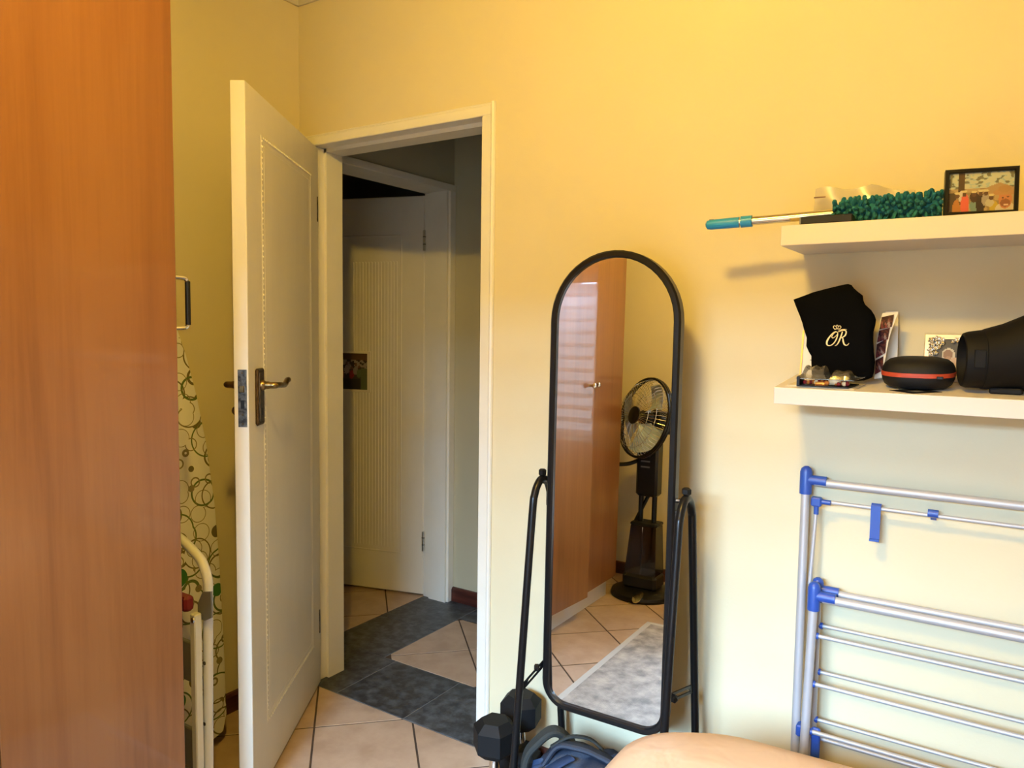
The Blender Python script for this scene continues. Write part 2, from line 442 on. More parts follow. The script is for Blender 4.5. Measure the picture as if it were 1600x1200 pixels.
# ---- walls
OX0, OX1, OZ = -2.212, -1.368, 2.064         # rough opening of the bedroom door
wb = MB()
wb.box((XL-.14, WALL, 0), (OX0, WALL+.12, 2.7)).box((OX1, WALL, 0), (XR+.12, WALL+.12, 2.7)).box((OX0, WALL, OZ), (OX1, WALL+.12, 2.7))
wb.build('wall_back', M['wall'], kind='structure', label='cream painted wall with the doorway, mirror and white shelves')
box('wall_left', (XL-.14, YB-.12, 0), (XL, WALL, 2.7), M['wall'], kind='structure', label='cream side wall behind the open bedroom door')
box('wall_right', (XR, YB-.12, 0), (XR+.12, WALL, 2.7), M['wall'], kind='structure', label='cream side wall beyond the bed')
WX0, WX1, WZ0, WZ1 = -1.04, 0.12, 0.75, 1.78
wr = MB()
wr.box((XL, YB-.12, 0), (WX0, YB, 2.7)).box((WX1, YB-.12, 0), (XR, YB, 2.7)).box((WX0, YB-.12, 0), (WX1, YB, WZ0)).box((WX0, YB-.12, WZ1), (WX1, YB, 2.7))
wr.build('wall_rear', M['wall'], kind='structure', label='cream rear wall with the bedroom window')
box('ceiling', (-4.35, YB-.12, ZC), (1.75, 3.72, ZC+.08), M['ceil'], kind='structure', label='white painted ceiling')
# corridor
D2Y0, D2Y1 = 2.15, 2.912
hw = MB()
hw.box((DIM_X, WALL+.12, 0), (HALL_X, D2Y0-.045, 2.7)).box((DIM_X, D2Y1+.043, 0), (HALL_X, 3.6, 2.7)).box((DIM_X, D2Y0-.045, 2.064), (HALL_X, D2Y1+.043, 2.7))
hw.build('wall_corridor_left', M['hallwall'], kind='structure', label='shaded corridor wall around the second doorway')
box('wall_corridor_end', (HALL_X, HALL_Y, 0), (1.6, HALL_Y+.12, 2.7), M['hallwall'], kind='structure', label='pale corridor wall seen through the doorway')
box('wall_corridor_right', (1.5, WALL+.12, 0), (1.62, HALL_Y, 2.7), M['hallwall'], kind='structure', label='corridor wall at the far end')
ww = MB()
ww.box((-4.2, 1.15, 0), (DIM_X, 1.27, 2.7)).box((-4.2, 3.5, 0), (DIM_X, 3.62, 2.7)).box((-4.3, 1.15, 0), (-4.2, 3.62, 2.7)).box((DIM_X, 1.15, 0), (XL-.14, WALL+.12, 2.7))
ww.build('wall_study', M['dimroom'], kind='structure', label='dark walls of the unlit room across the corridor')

# ---- cornice and skirting
def cornice(name, a, b, inward, lab):
    a = Vector(a); b = Vector(b); n = Vector(inward)
    pr = [(0,-.075),(.008,-.075),(.012,-.06),(.03,-.03),(.055,-.012),(.07,-.008),(.07,0),(0,0)]
    MB().loft([[p + n*x + Vector((0,0,z)) for x, z in pr] for p in (a, b)]).build(name, M['ceil'], kind='structure', label=lab)
cornice('trim_1', (XL, WALL, ZC), (XR, WALL, ZC), (0,-1,0), 'white cornice above the doorway wall')
cornice('trim_2', (XL, YB, ZC), (XL, WALL, ZC), (1,0,0), 'white cornice above the left wall')
def skirt(name, a, b, inward, lab):
    a = Vector(a); b = Vector(b); n = Vector(inward)
    pr = [(0,0),(.016,0),(.016,.058),(.010,.068),(0,.070)]
    MB().loft([[p + n*x + Vector((0,0,z)) for x, z in pr] for p in (a, b)]).build(name, M['skirt'], kind='structure', label=lab)
skirt('baseboard_left', (XL, 1.06, 0), (XL, WALL, 0), (1,0,0), 'dark red wooden skirting behind the open door')
skirt('baseboard_back', (OX1+.012, WALL, 0), (XR, WALL, 0), (0,-1,0), 'dark red wooden skirting under the shelves wall')
skirt('baseboard_rear', (XL, YB, 0), (XR, YB, 0), (0,1,0), 'dark red wooden skirting behind the pedestal fan')
skirt('baseboard_corridor', (HALL_X+.008, HALL_Y, 0), (1.5, HALL_Y, 0), (0,-1,0), 'dark red skirting board at the foot of the corridor wall')

# ---- bedroom door frame
fr = thing('trim_3', (-1.78, WALL, 0), 'white wooden frame of the bedroom doorway', None, kind='structure')
JX0, JX1, HZ = -2.167, -1.406, 2.032
box('jamb', (OX0+.001, WALL-.010, 0), (JX0, WALL+.125, HZ), M['white'], fr, .003)
box('jamb', (JX1, WALL-.010, 0), (OX1-.001, WALL+.125, HZ), M['white'], fr, .003)
box('head', (OX0+.001, WALL-.010, HZ), (OX1-.001, WALL+.125, OZ-.001), M['white'], fr, .003)
box('door_stop', (JX0, WALL+.045, 0), (JX0+.012, WALL+.125, HZ), M['white'], fr)
box('door_stop', (JX1-.012, WALL+.045, 0), (JX1, WALL+.125, HZ), M['white'], fr)
box('door_stop', (JX0, WALL+.045, HZ-.014), (JX1, WALL+.125, HZ), M['white'], fr)
MB().tube([(OX1+.003, WALL-.004, 0), (OX1+.003, WALL-.004, OZ+.008)], .0085, 8).build('quadrant_bead', M['white'], fr, smooth=True)
MB().tube([(OX0, WALL-.003, OZ+.002), (OX1+.003, WALL-.003, OZ+.002)], .006, 8).build('quadrant_bead', M['white'], fr, smooth=True)
sp = MB().fbox((JX1, WALL+.018, 1.19), (-1,0,0), (0,1,0), (0,0,1), (0,-.012,-.075), (.0025,.012,.075)).build('strike_plate', M['steel'], fr)
MB().fbox((JX1, WALL+.018, 1.22), (-1,0,0), (0,1,0), (0,0,1), (.0025,-.006,-.014), (.003,.006,.014)).build('latch_slot', M['blackp'], sp)

# ---- bedroom door leaf
Hh = V(-2.147, 1.955, 0); U = V(.551, -.835, 0).normalized(); N = V(.835, .551, 0).normalized(); Zz = V(0,0,1)
LW = .759
d1 = thing('door_1', Hh, 'cream painted bedroom door swung open into the room, brass lever handle', None, kind='structure')
leaf = MB().fbox(Hh, U, N, Zz, (0.002,-.040,.008), (LW,0,2.022), .0015).build('leaf', M['door'], d1)
P0, P1, Q0, Q1 = .105, .628, .19, 1.905
def rrect(x0, x1, y0, y1): return [(x0,y0),(x1,y0),(x1,y1),(x0,y1)]
MB().sweep(rrect(P0, P1, Q0, Q1), [(-.011,0),(-.007,.0012),(0,.0018),(.007,.0012),(.011,0)], Hh, U, Zz, N).build('panel_moulding', M['door'], leaf)
MB().sweep(rrect(P0+.02, P1-.02, Q0+.02, Q1-.02), [(-.003,0),(0,.0008),(.003,0)], Hh, U, Zz, N).build('panel_moulding', M['door'], leaf)
bd = MB()
def bead(u, z): bd.sphere(Hh + U*u + N*.0006 + Zz*z, .0036, 6, 4)
k = P0
while k <= P1: bead(k, Q0); bead(k, Q1); k += .0155
k = Q0
while k <= Q1: bead(P1, k); k += .0155
bd.build('bead_row', M['door'], leaf, smooth=True)
# lock on the door edge
E = Hh + U*LW
lk = MB().fbox(E, N, Zz, U, (-.0285,1.094,0), (-.0045,1.252,.0016)).build('lock_plate', M['steel'], d1)
MB().fbox(E, N, Zz, U, (-.022,1.19,.0016), (-.011,1.208,.008), .001).build('latch', M['brass'], lk)
MB().fbox(E, N, Zz, U, (-.021,1.145,.0016), (-.011,1.168,.0024)).build('deadbolt_slot', M['blackp'], lk)
for z in (1.243, 1.128, 1.103): MB().lathe([(.0035,0),(.003,.001)], E + N*-.0165 + Zz*z + U*.0016, U, 8).build('screw', M['darkbrass'], lk)
def lever(side):
    off = 0.0 if side > 0 else -.040
    o = Hh + N*off; n = N*side
    pl = MB().fbox(o, U, Zz, n, (.651,1.09,0), (.708,1.252,.009), .004).build('handle_plate', M['darkbrass'], d1)
    MB().fbox(o, U, Zz, n, (.660,1.10,.009), (.699,1.242,.0115), .002).build('plate_boss', M['darkbrass'], pl)
    MB().fbox(o, U, Zz, n, (.676,1.118,.0114), (.684,1.14,.0122)).build('keyhole', M['blackp'], pl)
    c = o + U*.680 + Zz*1.204
    pts = [c + n*.008, c + n*.030, c + n*.046, c + n*.052 - U*.010 , c + n*.054 - U*.030 - Zz*.001, c + n*.054 - U*.058 - Zz*.004, c + n*.053 - U*.078 - Zz*.004, c + n*.052 - U*.098 + Zz*.006, c + n*.052 - U*.118 + Zz*.009]
    MB().tube(smoothpath(pts, 4), [.011]*5+[.0095]*6+[.0085]*8+[.0075]*6+[.0085]*4+[.009]*3+[.005], 10).build('lever', M['brass'], pl, smooth=True)
    MB().lathe([(.015,0),(.015,.006),(.011,.012)], c + n*.010, n, 16).build('rose', M['brass'], pl, smooth=True)
lever(1); lever(-1)
for z in (.25, 1.80): 
    hg = MB().tube([Hh + V(.004,-.012,z-.045), Hh + V(.004,-.012,z+.045)], .006, 8).build('hinge', M['steel'], d1, smooth=True)
# key in the outside lock
MB().lathe([(.012,0),(.014,.002),(.012,.004)], Hh + U*.679 - N*.062 + Zz*1.13, U, 12).build('key_bow', M['darkbrass'], d1)

# ---- corridor door and frame
f2 = thing('trim_4', (-2.36, D2Y1, 0), 'white wooden frame of the doorway across the corridor', None, kind='structure')
box('jamb', (DIM_X-.01, D2Y1, 0), (HALL_X+.012, D2Y1+.042, 2.03), M['white'], f2, .002)
box('jamb', (DIM_X-.01, D2Y0-.042, 0), (HALL_X+.012, D2Y0, 2.03), M['white'], f2, .002)
box('head', (DIM_X-.01, D2Y0-.042, 2.03), (HALL_X+.012, D2Y1+.042, 2.062), M['white'], f2, .002)
box('door_stop', (DIM_X+.035, D2Y1-.012, 0), (HALL_X-.0, D2Y1, 2.03), M['white'], f2)
G = V(-2.436, 2.906, 0); U2 = V(-.961, -.275, 0).normalized(); N2 = V(.275, -.961, 0).normalized()
d2 = thing('door_2', G, 'cream reeded door standing open across the corridor', None, kind='structure')
leaf2 = MB().fbox(G, U2, N2, Zz, (0,-.038,.010), (.755,0,2.02), .004).build('leaf', M['door'], d2)
rd = MB(); k = .145
while k < .40:
    rd.fbox(G, U2, N2, Zz, (k,0,.24), (k+.0085,.0035,1.70), .0012); k += .0175
rd.build('reeded_panel', M['door'], leaf2)
MB().sweep(rrect(.125, .63, .215, 1.83), [(-.006,0),(0,.003),(.006,0)], G, U2, Zz, N2).build('panel_moulding', M['door'], leaf2)
for z in (.29, 1.80):
    hg = MB().tube([G + V(.006,-.008,z-.05), G + V(.006,-.008,z+.05)], .007, 8).build('hinge', M['chrome'], d2, smooth=True)
    for dz in (-.018, .018): MB().lathe([(.0078,-.0015),(.0078,.0015)], G + V(.006,-.008,z+dz), (0,0,1), 8).build('knuckle_gap', M['blackp'], hg)

# ---- window behind the camera, with a slatted blind
w1 = thing('window_1', ((WX0+WX1)/2, YB-.06, WZ0), 'bedroom window with white frame', None, kind='structure')
MB().sweep(rrect(WX0+.022, WX1-.022, WZ0+.022, WZ1-.022), [(-.022,-.02),(-.022,.02),(.022,.02),(.022,-.02),(-.022,-.02)], V(0, YB-.09, 0), V(1,0,0), V(0,0,1), V(0,1,0)).build('window_frame', M['white'], w1)
for x in (-.44,): box('mullion', (x-.018, YB-.11, WZ0+.04), (x+.018, YB-.07, WZ1-.04), M['white'], w1)
for a, b in ((WX0+.04, -.458), (-.422, WX1-.04)): box('pane', (a, YB-.093, WZ0+.04), (b, YB-.089, WZ1-.04), M['pane'], w1)
bl = thing('venetian_blind', ((WX0+WX1)/2, YB+.03, WZ0), 'open white venetian blind hanging in the window behind the bed', 'blind')
box('headrail', (WX0+.02, YB-.035, WZ1-.045), (WX1-.02, YB+.0, WZ1-.005), M['slat'], bl, .003)
z = WZ0+.05
sl = None
while z < WZ1-.06:
    ca, sa = math.cos(math.radians(34)), math.sin(math.radians(34))
    s_ = MB().fbox(V(0, YB-.018, z), (1,0,0), V(0,ca,-sa), V(0,sa,ca), (WX0+.02,-.022,-.001), (WX1-.02,.022,.001)).build('slat', M['slat'], bl); z += .078

# ================================================================== OBJECTS
# ---- wardrobe along the left wall
WF, WY0, WY1, WT = -1.62, -.19, 1.04, 2.36
wd = thing('wardrobe', (-1.93, .43, 0), 'tall cherry veneer wardrobe with three doors at the left of the room', 'wardrobe')
box('body', (XL+.008, WY0, .112), (WF-.022, WY1-.001, WT), M['wood'], wd)
box('plinth', (XL+.008, WY0+.01, 0), (WF-.05, WY1-.02, .111), M['white'], wd)
yd = [WY0, .225, .645, WY1+.004]
for k in range(3):
    a, b = yd[k]+.0015, yd[k+1]-.0015
    if k == 1:
        an = math.radians(4.2)
        o_ = V(WF-.02, b, 0); du = V(math.sin(an), -math.cos(an), 0); dn = V(math.cos(an), math.sin(an), 0)
        dr = MB().fbox(o_, du, dn, Zz, (0,0,.112), (b-a,.02,WT-.02), .0015).build('door', M['wood'], wd)
        c = o_ + du*(b-a-.05) + Zz*1.15; n_ = dn
    else:
        dr = box('door', (WF-.02, a, .112), (WF, b, WT-.02), M['wood'], wd, .0015)
        c = V(WF-.02, b-.05 if k == 0 else a+.05, 1.15); n_ = V(1,0,0)
        if k == 2: c = V(WF-.02, .70, 1.15)
    if k < 2: MB().lathe([(.007,.02),(.006,.03),(.009,.038),(.0135,.043),(.0135,.049),(.008,.053)], c, n_, 16).build('knob', M['chrome'], dr, smooth=True)
hd = MB().tube([(-1.645, 1.088, 1.372), (-1.645, 1.088, 1.476)], .0062, 10).build('end_handle', M['blackp'], wd, smooth=True)
for z in (1.368, 1.480):
    s_ = 1 if z > 1.4 else -1
    MB().tube(smoothpath([(-1.645, 1.036, z+.004*s_), (-1.645, 1.07, z+.004*s_), (-1.645, 1.083, z+.001*s_), (-1.645, 1.088, z-.008*s_)], 4), .005, 8).build('handle_post', M['chrome'], hd, smooth=True)

# ---- ironing board leaning on the left wall
ib = thing('ironing_board', (-2.12, 1.335, 0), 'ironing board in a green ring print cover, upright behind the wardrobe', 'ironing board')
def board_out(grow=0.0):
    pts = []
    prof = [(.04,.10),(.05,.135),(.10,.150),(.30,.153),(.60,.152),(.80,.145),(1.00,.125),(1.15,.100),(1.28,.070),(1.36,.045),(1.40,.025),(1.415,.0)]
    for z, w in prof: pts.append((w+grow if w else 0, z+(grow if z > 1.4 else 0)))
    left = [(-w, z) for w, z in reversed(pts[:-1])]
    return pts + left
def bp(w, z, d): return V(-2.085 - z*.055 + d, 1.335 + w, z)
rg = []
for sc, d in ((.0,-.016),(.004,-.012),(.006,0),(.003,.010),(-.006,.014)):
    rg.append([bp(w, z, d) for w, z in board_out(sc)])
MB().loft(rg).build('board', M['cover'], ib, smooth=True)
for y in (1.27, 1.40):
    MB().tube([(-2.135, y, .02), (-2.16, y+.02, .5), (-2.185, 1.335+(y-1.335)*.5, 1.0)], .009, 8).build('leg', M['whitetube'], ib, smooth=True)
MB().tube([(-2.046, 1.255, .05), (-2.062, 1.285, .55), (-2.088, 1.31, 1.02)], .0085, 8).build('leg', M['alu'], ib, smooth=True)
MB().tube([(-2.052, 1.30, .62), (-2.058, 1.22, .60)], .007, 8).build('stretcher', M['alu'], ib, smooth=True)

# ---- folded step stool in front of the board
st = thing('step_stool', (-1.92, 1.19, 0), 'folded white tubular step stool squeezed between wardrobe and ironing board', 'step stool')
arch = [(-1.762, 1.20, .0), (-1.757, 1.20, .3), (-1.749, 1.20, .64), (-1.750, 1.20, .695), (-1.772, 1.20, .738), (-1.815, 1.20, .765), (-1.88, 1.20, .79), (-1.95, 1.20, .79), (-2.0, 1.20, .765), (-2.03, 1.20, .738), (-2.046, 1.20, .695), (-2.047, 1.20, .64), (-2.045, 1.20, .3), (-2.040, 1.20, 0.0)]
MB().tube(smoothpath(arch, 5), .0128, 12).build('arched_frame', M['whitetube'], st, smooth=True)
for x in (-1.757, -2.035):
    lg = MB().fbox((x, 1.168, 0), (1,0,0), (0,1,0), (0,0,1), (-.0115,-.011,0), (.0115,.011,.612), .003).build('leg', M['whitetube'], st)
    s_ = 1 if x > -1.9 else -1
    br = MB().prism([(x-.010*s_, 1.181, .632), (x+.012*s_, 1.181, .668), (x+.048*s_, 1.181, .676), (x+.048*s_, 1.181, .606), (x+.020*s_, 1.181, .592), (x-.010*s_, 1.181, .592)], (0,.005,0)).build('hinge_bracket', M['grey'], st)
    MB().lathe([(.008,0),(.007,.003),(.003,.0045)], (x+.004*s_, 1.157, .598), (0,-1,0), 10).build('rivet', M['chrome'], br, smooth=True)
for z in (.18, .42): box('step', (-2.022, 1.162, z), (-1.770, 1.174, z+.11), M['grey'], st, .003)
box('seat_edge', (-2.02, 1.148, .615), (-1.772, 1.176, .655), M['red'], st, .006)
for x, z in ((-1.752,.47),(-1.757,.30)): MB().lathe([(.006,0),(.005,.002)], (x, 1.1885, z), (0,-1,0), 8).build('rivet', M['steel'], st)

# ---- arched mirror on a tilting stand
mi = thing('standing_mirror', (-.845, 1.77, 0), 'tall arched floor mirror in a black tube frame on a tilting stand', 'mirror')
ta, tb = math.radians(.84), math.radians(1.2)
mn = V(math.sin(tb)*math.cos(ta), -math.cos(tb)*math.cos(ta), math.sin(ta))
mx = V(math.cos(tb), math.sin(tb), 0); mz = mx.cross(mn)*-1
if mz.z < 0: mz = -mz
MO = V(-.845, 1.757, .955)
hw_, zt, zb, rc = .170, .610, -.602, .060
out = []
for k in range(0, 25):
    an = math.pi*k/24; out.append((hw_*math.cos(an), zt-hw_+hw_*math.sin(an)))
for k in range(0, 9):
    an = math.pi + math.pi/2*k/8; out.append((-hw_+rc+rc*math.cos(an), zb+rc+rc*math.sin(an)))
for k in range(0, 9):
    an = 1.5*math.pi + math.pi/2*k/8; out.append((hw_-rc+rc*math.cos(an), zb+rc+rc*math.sin(an)))
out = list(reversed(out))
pr = [(-.008,.012),(-.004,.0155),(.006,.0155),(.0105,.011),(.0105,-.012),(.006,-.0155),(-.006,-.0155),(-.008,-.010),(-.008,.012)]
MB().sweep(out, [(-w, d) for w, d in pr], MO, mx, mz, mn).build('frame', M['black'], mi, smooth=True)
def plate(d0, d1, grow):
    q = []
    n = len(out)
    for i in range(n):
        p = Vector(out[i]); c = Vector((0, max(min(p.y, zt-hw_), zb+rc)))
        q.append(p)
    return [[MO + mx*p.x + mz*p.y + mn*d for p in q] for d in (d0, d1)]
MB().loft(plate(.002, .006, 0)).build('mirror_glass', M['mirror'], mi)
MB().loft(plate(-.010, .0015, 0)).build('backing', M['grey'], mi)
for sx in (-1, 1):
    x = -1.052 if sx < 0 else -.640
    yc, zp = 1.762, .985
    pth = [(x, yc-.150, 0.0), (x, yc-.098, .45), (x, yc-.052, .86), (x, yc-.040, .925), (x, yc-.020, .955), (x, yc, .963), (x, yc+.020, .955), (x, yc+.040, .925), (x, yc+.052, .86), (x, yc+.104, .45), (x, yc+.158, 0.0)]
    s_ = MB().tube(smoothpath(pth, 5), .0105, 12).build('stand', M['black'], mi, smooth=True)
    for yy in (-.150, .158): MB().lathe([(.0125,0),(.0125,.02),(.0108,.022)], (x, yc+yy, 0), (0,0,1), 12).build('foot', M['rubber'], s_)
    xi = x + .012*(-sx)
    MB().tube([(x, yc, .955), (-.845+sx*.178, yc-.002, .955)], .006, 8).build('pivot_bolt', M['steel'], s_, smooth=True)
    MB().lathe([(.008,0),(.012,.003),(.012,.014),(.007,.018)], (x, yc, .972), (0,0,1), 6).build('knob', M['blackp'], s_)
    # slotted tilt arm between frame and stand
    ya, yb_, za, zb_ = 1.735, 1.655 if sx < 0 else 1.86, .452, .415
    A = V(-.845+sx*.180, 1.742, .455); B = V(x - .004*sx, yc-.105, .405) if sx < 0 else V(x, yc+.110, .440)
    dv = (B-A); L = dv.length; dv.normalize(); up = V(0,0,1); up = (up-dv*up.z).normalized(); sd = dv.cross(up)
    arm = MB()
    arm.fbox(A, dv, up, sd, (0,.007,-.003), (L,.017,.003)).fbox(A, dv, up, sd, (0,-.017,-.003), (L,-.007,.003)).fbox(A, dv, up, sd, (0,-.007,-.003), (.016,.007,.003)).fbox(A, dv, up, sd, (L-.03,-.007,-.003), (L,.007,.003))
    arm.build('tilt_arm', M['black'], s_)
    MB().lathe([(.006,0),(.011,.003),(.011,.012),(.006,.015)], A + dv*.02, V(sx,-.6,0), 6).build('arm_knob', M['blackp'], s_)
    MB().fbox(MO + mx*sx*.183 + mz*(-.06 if sx > 0 else -.06), mx, mn, mz, (-.002,-.006,0), (.002,.006,.035)).build('pivot_plate', M['steel'], mi)
MB().tube([(-1.052, 1.898, .06), (-.640, 1.898, .06)], .009, 10).build('crossbar', M['black'], mi, smooth=True)

# ---- hex dumbbells standing on end
def dumbbell(c, rot, label):
    t = thing('dumbbell', c, label, 'dumbbell', 'hex dumbbells standing by the mirror')
    def ring(r, z): return [V(c[0]+r*math.cos(rot+math.pi/3*k), c[1]+r*math.sin(rot+math.pi/3*k), z) for k in range(6)]
    for z0 in (0.0, .165):
        MB().loft([ring(.036, z0), ring(.064, z0+.024), ring(.064, z0+.082), ring(.040, z0+.105)]).build('head', M['rubber'], t)
    MB().tube([(c[0],c[1],.10), (c[0],c[1],.12), (c[0],c[1],.135), (c[0],c[1],.15), (c[0],c[1],.17)], [.013,.0145,.0155,.0145,.013], 14).build('handle', M['chrome'], t, smooth=True)
dumbbell((-1.158, 1.700, 0), .30, 'black hex dumbbell on end, the nearer of the pair beside the doorway')
dumbbell((-1.178, 1.868, 0), .78, 'black hex dumbbell on end against the wall, behind the mirror leg')

# ---- navy backpack slumped in front of the mirror
bpk = thing('backpack', (-.87, 1.66, 0), 'slumped navy blue backpack with charcoal straps on the floor under the mirror', 'backpack')
def sack(cx, cy, prof, n=36, pw=3.0, wob=.012, seed=0):
    rings = []
    for z, hx, hy, ox, oy in prof:
        r = []
        for k in range(n):
            an = 2*math.pi*k/n; c, s = math.cos(an), math.sin(an)
            q = (abs(c)**pw + abs(s)**pw)**(-1/pw)
            w = wob*noise.noise(Vector((c*2.2+seed, s*2.2, z*9)))
            r.append(V(cx+ox+(hx+w)*c*q, cy+oy+(hy+w)*s*q, z+.5*w))
        rings.append(r)
    return MB().loft(rings)
sack(-.86, 1.69, [(.0,.13,.08,0,0),(.01,.15,.095,0,0),(.08,.160,.105,0,0),(.16,.155,.100,0,0),(.215,.145,.085,.005,.005),(.25,.120,.065,.010,.015),(.268,.08,.04,.015,.02),(.272,.03,.02,.02,.02)], wob=.022).build('body', M['navy'], bpk, smooth=True)
sack(-.915, 1.61, [(.02,.06,.02,0,0),(.03,.075,.035,0,0),(.13,.085,.042,0,0),(.19,.080,.034,0,.008),(.235,.066,.02,0,.018),(.247,.04,.008,0,.025)], wob=.014, seed=4).build('front_pocket', M['navylight'], bpk, smooth=True)
def ribbon(pts, w, t, name, m_, parent, side):
    P = smoothpath(pts, 6); sd = Vector(side).normalized(); rings = []
    for i, p in enumerate(P):
        tg = (P[min(i+1, len(P)-1)] - P[max(i-1, 0)]).normalized(); nn = tg.cross(sd).normalized()
        rings.append([p+sd*w/2+nn*t*.2, p+sd*w*.4+nn*t/2, p-sd*w*.4+nn*t/2, p-sd*w/2+nn*t*.2, p-sd*w/2-nn*t*.2, p-sd*w*.4-nn*t/2, p+sd*w*.4-nn*t/2, p+sd*w/2-nn*t*.2])
    return MB().loft(rings).build(name, m_, parent, smooth=True)
ribbon([(-1.000,1.612,0.058),(-1.006,1.612,0.195),(-1.002,1.622,0.255),(-.985,1.642,.285),(-.962,1.672,.308),(-.945,1.702,.296),(-0.925,1.737,0.254)], .050, .016, 'shoulder_strap', M['strap'], bpk, (.55,-.8,.1))
ribbon([(-0.955,1.637,0.239),(-0.925,1.657,0.288),(-0.880,1.672,0.292),(-0.830,1.687,0.283),(-0.760,1.697,0.258),(-0.700,1.697,0.195)], .046, .014, 'shoulder_strap', M['navy'], bpk, (.2,-.9,.3))
ribbon([(-0.950,1.657,0.278),(-0.910,1.687,0.304),(-0.870,1.727,0.291),(-0.830,1.737,0.263)], .020, .006, 'carry_handle', M['strap'], bpk, (.4,-.8,.2))
ribbon([(-0.945,1.592,0.185),(-0.930,1.597,0.239),(-0.905,1.617,0.265),(-0.885,1.647,0.275)], .045, .008, 'top_flap', M['navylight'], bpk, (.8,-.5,.3))
ribbon([(-0.860,1.607,0.166),(-0.840,1.612,0.229),(-0.800,1.637,0.255),(-0.760,1.667,0.255)], .03, .008, 'compression_strap', M['navy'], bpk, (.8,-.5,.1))
MB().tube(smoothpath([(-0.975,1.582,0.156),(-0.972,1.582,0.205),(-0.955,1.587,0.244),(-0.940,1.597,0.255)], 5), .003, 6).build('zip_cord', M['strap'], bpk, smooth=True)

# ---- bed with peach cover
bed = thing('bed', (.12, .44, 0), 'bed under a smooth peach cotton cover in the near corner', 'bed')
BX0, BX1, BY0, BY1 = -.605, .86, -.50, 1.455
def rr_ring(ins, z, r, n=10, amp=0.0):
    x0, x1, y0, y1 = BX0+ins, BX1-ins, BY0+ins, BY1-ins; out_ = []
    for cx, cy, a0 in ((x1-r, y1-r, 0), (x0+r, y1-r, 90), (x0+r, y0+r, 180), (x1-r, y0+r, 270)):
        for k in range(n+1):
            an = math.radians(a0 + 90*k/n); out_.append([cx+r*math.cos(an), cy+r*math.sin(an)])
    # subdivide the straight runs
    res = []
    for i in range(len(out_)):
        p, q = out_[i], out_[(i+1) % len(out_)]
        d = math.hypot(p[0]-q[0], p[1]-q[1]); m_ = max(1, int(d/.07)) if d > .2 else 1
        m_ = 16 if i % (n+1) == n else 1
        for k in range(m_): res.append((p[0]+(q[0]-p[0])*k/m_, p[1]+(q[1]-p[1])*k/m_))
    pts = []
    for x, y in res:
        w = noise.noise(Vector((x*3.1, y*3.1, z*2)))*amp
        pts.append(V(x, y, z+w))
    return pts
prof = [(0,.10,.12,0),(-.004,.28,.12,.004),(0,.45,.12,.006),(.006,.52,.13,.008),(.026,.575,.15,.010),(.06,.612,.19,.012),(.11,.632,.24,.014),(.19,.640,.28,.016),(.32,.640,.24,.016),(.48,.637,.16,.012),(.62,.634,.08,.006),(.70,.634,.02,.0)]
MB().loft([rr_ring(i_, z_, r_, 10, a_) for i_, z_, r_, a_ in prof], False, True).build('cover', M['satinbed'], bed, smooth=True)
box('mattress', (BX0+.04, BY0+.04, .27), (BX1-.04, BY1-.04, .50), M['mattress'], bed, .03)
box('base', (BX0+.05, BY0+.05, .08), (BX1-.05, BY1-.05, .268), M['darkwood'], bed, .01)
for x in (BX0+.1, BX1-.1):
    for y in (BY0+.1, BY1-.1): box('leg', (x-.025, y-.025, 0), (x+.025, y+.025, .09), M['darkwood'], bed)

# ---- rug
rg_ = thing('rug', (-.97, .62, 0), 'worn grey woven rug on the tiles, seen in the mirror', 'rug')
box('pile', (-1.30, .125, .001), (-.60, 1.30, .009), M['rug'], rg_)
for lo, hi in (((-1.325, .10, .001), (-1.30, 1.325, .010)), ((-.60, .10, .001), (-.575, 1.325, .010)), ((-1.30, .10, .001), (-.60, .125, .010)), ((-1.30, 1.30, .001), (-.60, 1.325, .010))): box('binding', lo, hi, M['rugedge'], rg_)

# ---- folded clothes drying rack leaning on the wall
rk = thing('drying_rack', (-.11, 1.86, 0), 'folded silver clothes drying rack with blue joints, leaning on the wall', 'drying rack')
RX1 = .19
def bar(px, py, off, x0, x1, r, name, m_=None, parent=None):
    p = onwall(px, py, off)
    return MB().tube([(x0, p.y, p.z), (x1, p.y, p.z)], r, 12).build(name, m_ or M['alu'], parent or rk, smooth=True)
def at_x(px, py, off): return onwall(px, py, off)
ptop = at_x(1259, 760, .035); pbot = at_x(1242, 1172, .075)
sl_ = (pbot-ptop)/(ptop.z-pbot.z); pfl = pbot + sl_*pbot.z
dxR = RX1 - ptop.x
for dx in (0, dxR): MB().tube([ptop+V(dx,0,0), pfl+V(dx,0,0)], .0105, 12).build('upright', M['alu'], rk, smooth=True)
qtop = at_x(1272, 930, .095); qbot = at_x(1256, 1172, .125)
s2 = (qbot-qtop)/(qtop.z-qbot.z); qfl = qbot + s2*qbot.z
dxQ = RX1 - .045 - qtop.x
for dx in (0, dxQ): MB().tube([qtop+V(dx,0,0), qfl+V(dx,0,0)], .0105, 12).build('upright', M['alu'], rk, smooth=True)
rtop = at_x(1278, 915, .050)
for dx in (0, dxQ): MB().tube([rtop+V(dx,0,0), V(rtop.x+dx+.005, WALL-.06, .0)], .0095, 12).build('upright', M['alu'], rk, smooth=True)
tb_ = onwall(1297, 756, .035)
bar(1297, 756, .035, ptop.x+.02, RX1-.02, .0100, 'top_rail')
b2 = bar(1297, 785, .035, ptop.x+.028, RX1-.028, .0048, 'hanging_rod')
bar(1310, 929, .050, rtop.x+.02, rtop.x+dxQ-.02, .0092, 'rail')
bar(1308, 940, .095, qtop.x+.02, qtop.x+dxQ-.02, .0102, 'rail')
